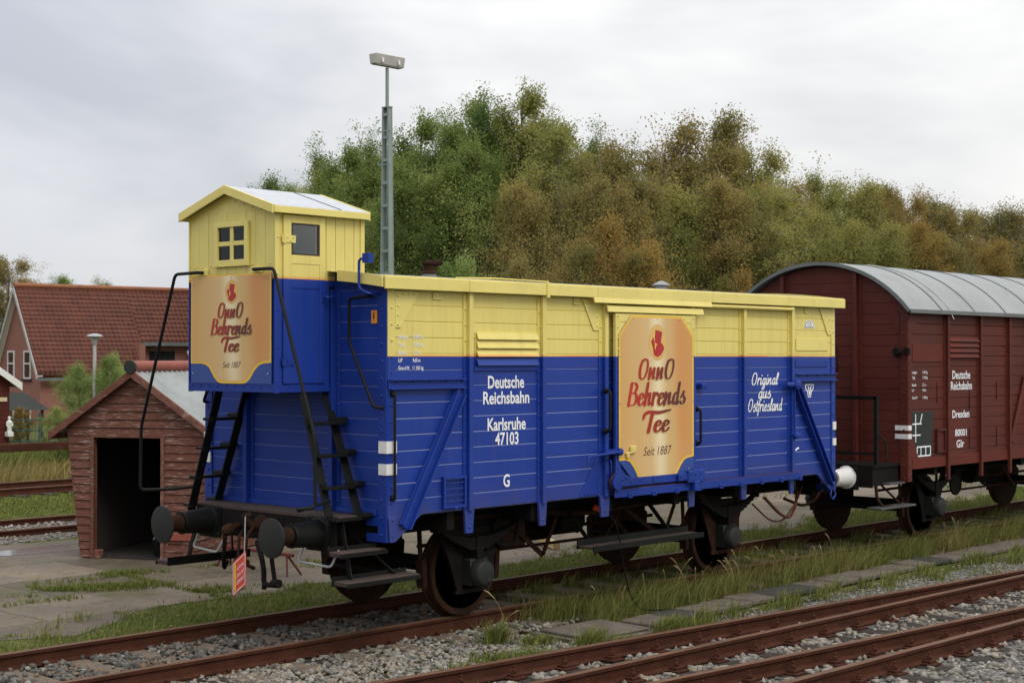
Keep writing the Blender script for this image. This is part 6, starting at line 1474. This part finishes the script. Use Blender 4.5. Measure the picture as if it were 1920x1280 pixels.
for px_, D, top, kd, lf, sx in ((480,76,10.9,'a','leaf_dgreen',.62),(535,73,11.0,'b','leaf_green',.8),(590,66,10.8,'a','leaf_green',.8),(650,64,11.6,'b','leaf_green',.8),(545,70,10.2,'b','leaf_green',.9),(610,70,11.6,'a','leaf_green',.85),(750,69,12.6,'a','leaf_green',.9),(940,66,13.3,'a','leaf_olive',.85),(1040,65,12.6,'b','leaf_green',.85),
   (1125,64,11.2,'c','leaf_brown',1.0),(1260,65,10.6,'c','leaf_brown',1.0),(1300,64,11.7,'d','leaf_olive',1.0),(1445,66,10.9,'d','leaf_olive',1.05),(1480,67,9.4,'c','leaf_olive',1.0),(1555,69,10.6,'d','leaf_olive',1.05),(1620,70,10.5,'c','leaf_olive',1.05),(1725,73,10.0,'c','leaf_orange',1.05),(1840,75,9.8,'c','leaf_orange',1.05),(1890,76,9.8,'d','leaf_orange',1.0),(1940,76,9.6,'d','leaf_brown',1.0)):
    wood(px_, D, top, kd, lf, sx)
for px_, D, top, kd, lf, sx in ((600,62,8.6,'a','leaf_green',.8),(680,60,9.6,'a','leaf_green',.85),(755,58,10.2,'b','leaf_green',.9),(825,57,10.6,'a','leaf_green',.85),(895,57,10.8,'b','leaf_green',.85),(955,56,10.0,'a','leaf_olive',.8),
   (1010,54,8.9,'d','leaf_brown',.95),(1085,53,9.0,'d','leaf_brown',1.0),(1150,53,8.6,'d','leaf_brown',.95),(1215,55,9.2,'c','leaf_brown',1.0),(1290,55,9.0,'d','leaf_olive',1.0),(1365,56,9.3,'d','leaf_brown',1.0),(1430,57,9.0,'c','leaf_olive',1.0),(1500,59,8.4,'d','leaf_olive',1.0),(1570,61,8.2,'d','leaf_olive',1.0),(1640,62,8.2,'d','leaf_olive',1.0),(1710,64,8.4,'d','leaf_orange',.95),(1780,65,8.0,'d','leaf_brown',.95),(1850,66,7.8,'d','leaf_orange',.95),(1920,67,7.9,'d','leaf_brown',.95),(1990,68,8.0,'d','leaf_olive',.95)):
    wood(px_, D, top, kd, lf, sx)
wood(862, 44, 5.7, 'f', 'leaf_lime', .62, 'bright green bushy young tree behind the stove flue')
for px_, D, top, sx, lf in ((1140,48,7.2,.72,'leaf_orange'),(1200,47,6.2,.8,'leaf_orange'),(1080,47,6.4,.75,'leaf_brown'),(985,47,5.9,.8,'leaf_brown'),(930,48,5.2,.75,'leaf_olive'),(1270,48,4.8,.8,'leaf_dgreen'),(1385,49,5.6,.62,'leaf_orange'),(1330,49,4.8,.8,'leaf_brown'),(1460,51,4.9,.9,'leaf_olive'),(1560,54,5.0,1.0,'leaf_olive'),(1660,56,5.2,1.0,'leaf_olive'),(770,47,4.6,.9,'leaf_dgreen'),(700,47,4.6,.9,'leaf_dgreen'),(1760,58,5.2,1.0,'leaf_brown'),(1860,60,5.2,1.0,'leaf_olive')):
    wood(px_, D, top, 'f', lf, sx, {'leaf_orange':'low orange leaved tree in front of the wood','leaf_brown':'low brownish tree in front of the wood','leaf_olive':'low yellowish green tree in front of the wood','leaf_dgreen':'low dark green tree in front of the wood'}[lf], group='low trees in front of the wood')
wood(18, 100, 9.3, 'c', 'leaf_brown', 1.2, 'brown leaved tree at the left border behind the brick house', group='trees behind the house'); wood(-30, 100, 8.6, 'd', 'leaf_olive', 1.2, 'yellowish tree at the left border behind the brick house', group='trees behind the house')
wood(75, 100, 8.0, 'a', 'leaf_green', 1.0, 'low green tree top showing over the ridge of the brick house', group='trees behind the house'); wood(118, 101, 8.1, 'b', 'leaf_lime', .9, 'fresh green tree top just right of the house apex', group='trees behind the house'); wood(188, 102, 8.1, 'e', 'leaf_olive', 1.0, 'sparse tree top over the middle of the house ridge', group='trees behind the house')
# name every tree of the wood by colour, row and what it stands above
ORD = ['first','second','third','fourth','fifth','sixth','seventh','eighth','ninth','tenth','eleventh','twelfth']
ZON = [(620,'behind the cabin roof'),(715,'left of the lamp mast'),(800,'just right of the lamp mast'),(890,'above the stove flue'),(1020,'above the yellow louvre'),(1160,'left of the tea door'),(1310,'above the tea door'),(1480,'above the white script'),(1600,'above the arched red end'),(1760,'above the red wagon'),(9999,'near the right border')]
CLR = {'leaf_green':'green','leaf_dgreen':'dark green','leaf_olive':'yellowish','leaf_brown':'brownish','leaf_orange':'orange','leaf_lime':'fresh green'}
bag = {}
for t, px_, D, lf in sorted(WOOD, key=lambda w: w[1]):
    row = 'back' if D >= 64 else 'middle' if D >= 53.5 else 'front'
    zn = next(n_ for lim, n_ in ZON if px_ < lim); bag.setdefault((lf, row, zn), []).append(t)
for (lf, row, zn), ts in bag.items():
    for k, t in enumerate(ts):
        t['label'] = (f'{CLR[lf]} tree in the {row} row of the wood {zn}' if len(ts) == 1 else f'{ORD[k]} {CLR[lf]} tree from left in the {row} row {zn}')
# garden shrubs
for px_, D, top, sx, lf, lab in ((150,46,2.6,.85,'leaf_lime','loose willow like shrub left of the garden lamp'),(205,45,2.9,.75,'leaf_lime','tall loose shrub right of the garden lamp'),(245,47,2.5,.9,'leaf_green','green shrub behind the ridge of the shed'),(110,43,1.4,1.0,'leaf_green','low green shrub beside the statue'),(160,42,1.6,1.1,'leaf_dgreen','dense dark shrub behind the left eave of the shed'),(280,50,2.2,1.0,'leaf_green','green shrub seen above the shed ridge'),(40,52,1.1,1.0,'leaf_orange','low orange shrub between hut and house')):
    wood(px_, D, top, 'f', lf, sx, lab, group='garden shrubs', name='shrub')

# ------------------------------------------------------------------ grass, weeds, ballast stones
rg = np.random.default_rng(5)
def blades(name, X, Y, h, w, mat, z=-.19, lean=.45, wind=(.25, -.12), zvar=None, tint=None):
    n = len(X); az = rg.uniform(0, 2*np.pi, n); H = h*rg.uniform(.45, 1.25, n); ln = lean*rg.uniform(.2, 1.3, n)*H
    dx = np.cos(az)*ln + wind[0]*H; dy = np.sin(az)*ln + wind[1]*H
    px, py = -np.sin(az)*w/2, np.cos(az)*w/2; ww = rg.uniform(.7, 1.3, n); px = px*ww; py = py*ww
    zz0 = np.full(n, z) if zvar is None else zvar
    P = []
    for t, k in ((0, 1.0), (.5, .8), (1.0, .12)):
        cx, cy, cz = X+dx*t**1.7, Y+dy*t**1.7, zz0+H*(t-.18*t*t)
        P += [np.stack([cx-px*k, cy-py*k, cz], 1), np.stack([cx+px*k, cy+py*k, cz], 1)]
    v = np.stack(P, 1).reshape(-1, 3); b = np.arange(n)[:, None]*6
    q = np.concatenate([b+np.array([[0,1,3,2]]), b+np.array([[2,3,5,4]])], 1).reshape(-1, 4)
    tt = rg.beta(2, 2.6, n) if tint is None else tint
    return stuff(link(np_mesh(name, v, q, mat, np.repeat(tt, 2)), name))
def patchy(n, x0, x1, y0, y1, f=None, thr=0.0):
    X = rg.uniform(x0, x1, n); Y = rg.uniform(y0, y1, n)
    if f is not None: k = f(X, Y) > thr; X, Y = X[k], Y[k]
    return X, Y
def clump(X, Y, n, s): i = rg.integers(0, len(X), n); return X[i]+rg.normal(0, s, n), Y[i]+rg.normal(0, s, n)
# tall grass between the near rail of the wagons and the slab row
trough = lambda x: -1.93 + .27*(1-np.exp(-(x-3)/4))
cx, cy = patchy(620, 2.6, 34, -1.62, -.82); k = (cy > trough(cx)+.26) & ((cx > 3.0) | (cy > -1.2)); X, Y = clump(cx[k], cy[k], 19000, .095)
blades('tall_grass', X, Y, .34, .0065, 'grass', -.19, .75, (.32, -.22))
cx, cy = patchy(160, 2.6, 30, -1.62, -.82); k = (cy > trough(cx)+.2) & ((cx > 3.0) | (cy > -1.2)); X, Y = clump(cx[k], cy[k], 3800, .11); blades('dry_tall_grass', X, Y, .38, .006, 'straw', -.19, .8, (.34, -.22))
cx, cy = patchy(330, 3.2, 40, -.68, .68); X, Y = clump(cx, cy, 7000, .10); blades('track_grass', X, Y, .20, .009, 'grass', -.17, .6)
X, Y = patchy(90000, -14, 34, .90, 3.2, lambda x, y: np.where(hn(x, y, 1.6)+.6*hn(x, y, 5) > -.75, np.interp(x, ex, edge)+.22*hn(x, y, 4)+.10*hn(x, y, 9)+.10-y, -1), 0); blades('verge_grass', X, Y, .055, .010, 'grass_short', -.155, .7, (.1,-.05))
cx, cy = patchy(260, -6, 34, .95, 2.7); X, Y = clump(cx, cy, 7000, .08); blades('verge_tufts', X, Y, .15, .008, 'grass', -.155, .7)
# strip between slabs and turnout
cx, cy = patchy(420, 3.2, 34, -3.6, -2.15, lambda x, y: y - RA(x) - .10 + 0*x - np.where(x < 9, 0, 0) + (hn(x, y, 2) < -.55)*-9, 0); k = cy < trough(cx)-.20
X, Y = clump(cx[k], cy[k], 4800, .10); blades('strip_grass', X, Y, .12, .009, 'grass_short', -.17, .7)
cx, cy = patchy(60, 3.0, 22, -2.75, -2.15); k = (cy < trough(cx)-.2) & (cy > RA(cx)+.12); X, Y = clump(cx[k], cy[k], 3600, .07); blades('strip_tufts', X, Y, .22, .010, 'grass', -.17, .7)
# small clumps near the pit cover
for i, (x, y, n, h, s, m) in enumerate(((1.35,-1.55,240,.26,.07,'grass'),(1.65,-1.85,420,.09,.10,'grass_short'),(1.9,-2.35,330,.20,.10,'grass'),(.7,-2.2,420,.10,.16,'grass_short'),(1.0,-2.45,300,.14,.14,'grass'),(.2,-2.35,260,.08,.16,'grass_short'),(-.25,-2.55,220,.08,.14,'grass_short'),(3.05,-2.45,420,.18,.10,'grass'),(3.4,-2.4,300,.10,.12,'grass_short'),(2.2,-2.5,200,.10,.09,'grass_short'))):
    X = x+rg.normal(0, s, n); Y = y+rg.normal(0, s*.8, n); blades('grass_clump', X, Y, h, .010, m, -.165, .8)
# seed stalks
mb = MB(); mh = MB()
for i in range(46):
    x = rg.uniform(3, 15) if i > 6 else [1.5,1.62,6.05,5.9,6.2,5.5,6.5][i]; y = rg.uniform(-1.5, -.9) if i > 6 else [-1.5,-1.45,-1.25,-1.3,-1.2,-1.35,-1.1][i]
    h = rg.uniform(.4, .62); dx, dy = rg.uniform(-.26, .05), rg.uniform(-.2, .1)
    pts = [(x+dx*t**2.2, y+dy*t**2.2, -.19+h*(t-.16*t**3)) for t in np.linspace(0, 1, 7)]
    mb.tube(pts, .0022, 3); e = pts[-1]; p = pts[-2]; dv_ = [(e[j]-p[j]) for j in range(3)]
    mh.tube([p, tuple(e[j]+dv_[j]*.1 for j in range(3)), tuple(e[j]+dv_[j]*.9-(.02 if j == 2 else 0) for j in range(3))], [.004, .008, .002], 5)
M['stalk'] = paint('dry_stalk', (.34,.25,.12), .8, .15); stuff(mb.build('grass_stalks', 'stalk')); stuff(mh.build('grass_seed_heads', 'stalk'))
# cracks and patches of the yard
cr_x, cr_y = [], []
for (xa, ya, xb, yb, n) in ((-6,3.9,4,4.25,700),(-5,5.6,3.5,5.2,500),(1.2,2.6,1.6,6.2,300),(-1.6,2.6,-1.3,7,350),(3.9,3,4.2,6,150),(-3.6,3,-3.4,8,200)):
    t = rg.uniform(0, 1, n); j = rg.normal(0, .07, n)*(.4+np.abs(hn(t*9, t*0+xa, 1))*2.2); cr_x.append(xa+(xb-xa)*t+j*.6); cr_y.append(ya+(yb-ya)*t+j)
for (x, y, s, n) in ((.35,4.75,.30,520),(.9,4.45,.25,420),(-.3,5.2,.28,300),(1.6,5.5,.2,200),(-.9,6.5,.4,350),(2.6,4.3,.25,250),(1.2,3.35,.35,500)):
    cr_x.append(x+rg.normal(0, s, n)); cr_y.append(y+rg.normal(0, s*.45, n))
X, Y = np.concatenate(cr_x), np.concatenate(cr_y); k = hn(X, Y, 1.3) > -.05; X, Y = X[k], Y[k]; X, Y = clump(X, Y, 8000, .02); blades('yard_weeds', X, Y, .06, .011, 'grass_short', -.152, .9, (.05,0))
# lawn strip and dry grass further left
X, Y = patchy(60000, -2, 26, 12.6, 17.3); blades('lawn_grass', X, Y, .06, .022, 'grass_short', -.2, .7)
cx, cy = patchy(900, -2, 30, 19.4, 23.8); X, Y = clump(cx, cy, 22000, .16); blades('dry_grass', X, Y, .42, .020, 'straw', -.2, .5)
cx, cy = patchy(500, 2, 32, 24.8, 30); X, Y = clump(cx, cy, 12000, .2); blades('garden_grass', X, Y, .45, .025, 'grass', -.2, .5)
cx, cy = patchy(600, 16, 75, 4, 20); X, Y = clump(cx, cy, 14000, .3); blades('meadow_grass', X, Y, .22, .03, 'grass', -.2, .6)

# ballast stones, real small meshes joined per bed
bm = bmesh.new(); bmesh.ops.create_icosphere(bm, subdivisions=1, radius=1.0); ico_v = np.array([v.co[:] for v in bm.verts]); ico_f = np.array([[v.index for v in f.verts] for f in bm.faces]); bm.free()
def stones(name, X, Y, z, s, mat):
    n = len(X); nvv = len(ico_v); base = ico_v[None] * rg.uniform(.45, 1.35, (n, nvv, 1)) ; sc3 = s[:, None]*rg.uniform(.6, 1.25, (n, 3)); sc3[:, 2] *= .72
    v = base*sc3[:, None, :]; a = rg.uniform(0, 2*np.pi, n); ca, sa = np.cos(a), np.sin(a)
    x = v[..., 0]*ca[:, None]-v[..., 1]*sa[:, None]+X[:, None]; y = v[..., 0]*sa[:, None]+v[..., 1]*ca[:, None]+Y[:, None]; zz_ = v[..., 2]+z[:, None]
    V = np.stack([x, y, zz_], -1).reshape(-1, 3); F = (ico_f[None]+(np.arange(n)*nvv)[:, None, None]).reshape(-1, 3)
    return stuff(link(np_mesh(name, V, F, mat, np.repeat(rg.uniform(0, 1, n), len(ico_f))), name))
n = 15000; X = rg.uniform(-2.5, 12.5, n); Y = rg.uniform(-7.2, -2.9, n); ph = np.mod(X+6, .62); onsl = np.minimum(ph, .62-ph) < .13
top = np.maximum(RA(X), RB(X)); k = (Y < top+.28) & ~(onsl & (rg.uniform(0, 1, n) > .03)); k &= rg.uniform(0, 1, n) < np.where(X > 8, .75, 1.0)
for rf_ in (RA, RB, RC, RD): k &= np.abs(Y-rf_(X)) > .07
X, Y = X[k], Y[k]; stones('ballast_stones', X, Y, -.165+rg.uniform(-.01, .02, len(X)), rg.uniform(.022, .052, len(X)), 'stone_lt')
n = 9000; X = rg.uniform(-7, 2.9, n); Y = rg.uniform(-.70, .70, n); ph = np.mod(X+8, .66); k = ~((np.minimum(ph, .66-ph) < .125) & (rg.uniform(0, 1, n) > .06)); k &= np.abs(np.abs(Y)-.75) > .06
X, Y = X[k], Y[k]; stones('track_stones', X, Y, -.155+rg.uniform(-.01, .025, len(X)), rg.uniform(.020, .046, len(X)), 'stone_dk')
n = 11000; X = rg.uniform(-7, 3.3, n); Y = rg.uniform(-2.75, -.80, n); k = (Y > np.maximum(RA(X), RB(X))+.06) & ~((X > 1.9) & (Y < -1.3)) & (rg.uniform(0, 1, n) < np.clip(1.25-(X-.5)*.28, .2, 1)); X, Y = X[k], Y[k]
stones('shoulder_stones', X, Y, -.175+rg.uniform(-.012, .02, len(X)), rg.uniform(.018, .044, len(X)), 'stone_lt')
n = 11000; X = rg.uniform(3, 18, n); Y = rg.uniform(-4.0, -2.2, n); k = (Y > np.maximum(RA(X), RB(X))+.05) & (Y < trough(X)-.25) & (hn(X, Y, 2) < .25); X, Y = X[k], Y[k]
stones('strip_stones', X, Y, -.175+rg.uniform(-.012, .015, len(X)), rg.uniform(.012, .028, len(X)), 'stone_lt')
n = 2500; X = rg.uniform(-3, 9, n); Y = rg.uniform(9.7, 12.2, n); k = np.minimum(np.abs(Y-10.6), np.abs(Y-12.1)) > .06; X, Y = X[k], Y[k]; stones('path_stones', X, Y, np.full(len(X), -.16), rg.uniform(.02, .045, len(X)), 'stone_lt')

# fallen autumn leaves on yard, verge and strip
def litter(name, n, x0, x1, y0, y1, z, mat):
    X, Y = patchy(n, x0, x1, y0, y1); n = len(X); a = rg.uniform(0, 2*np.pi, n); L = rg.uniform(.025, .06, n); tz = rg.normal(0, .010, (n, 4))
    P = [np.stack([X+np.cos(a+o)*L*k, Y+np.sin(a+o)*L*k, z+.012+np.abs(tz[:, i])], 1) for i, (o, k) in enumerate(((0,.5),(1.57,.3),(3.14,.5),(4.71,.3)))]
    v = np.stack(P, 1).reshape(-1, 3); return stuff(link(np_mesh(name, v, np.arange(n*4).reshape(-1, 4), mat, rg.uniform(0, 1, n)), name))
litter('fallen_leaves', 700, -5, 14, 2.4, 8.5, -.152, 'leaf_orange'); litter('fallen_leaves_verge', 500, -5, 20, -2.6, 2.6, -.13, 'leaf_brown')
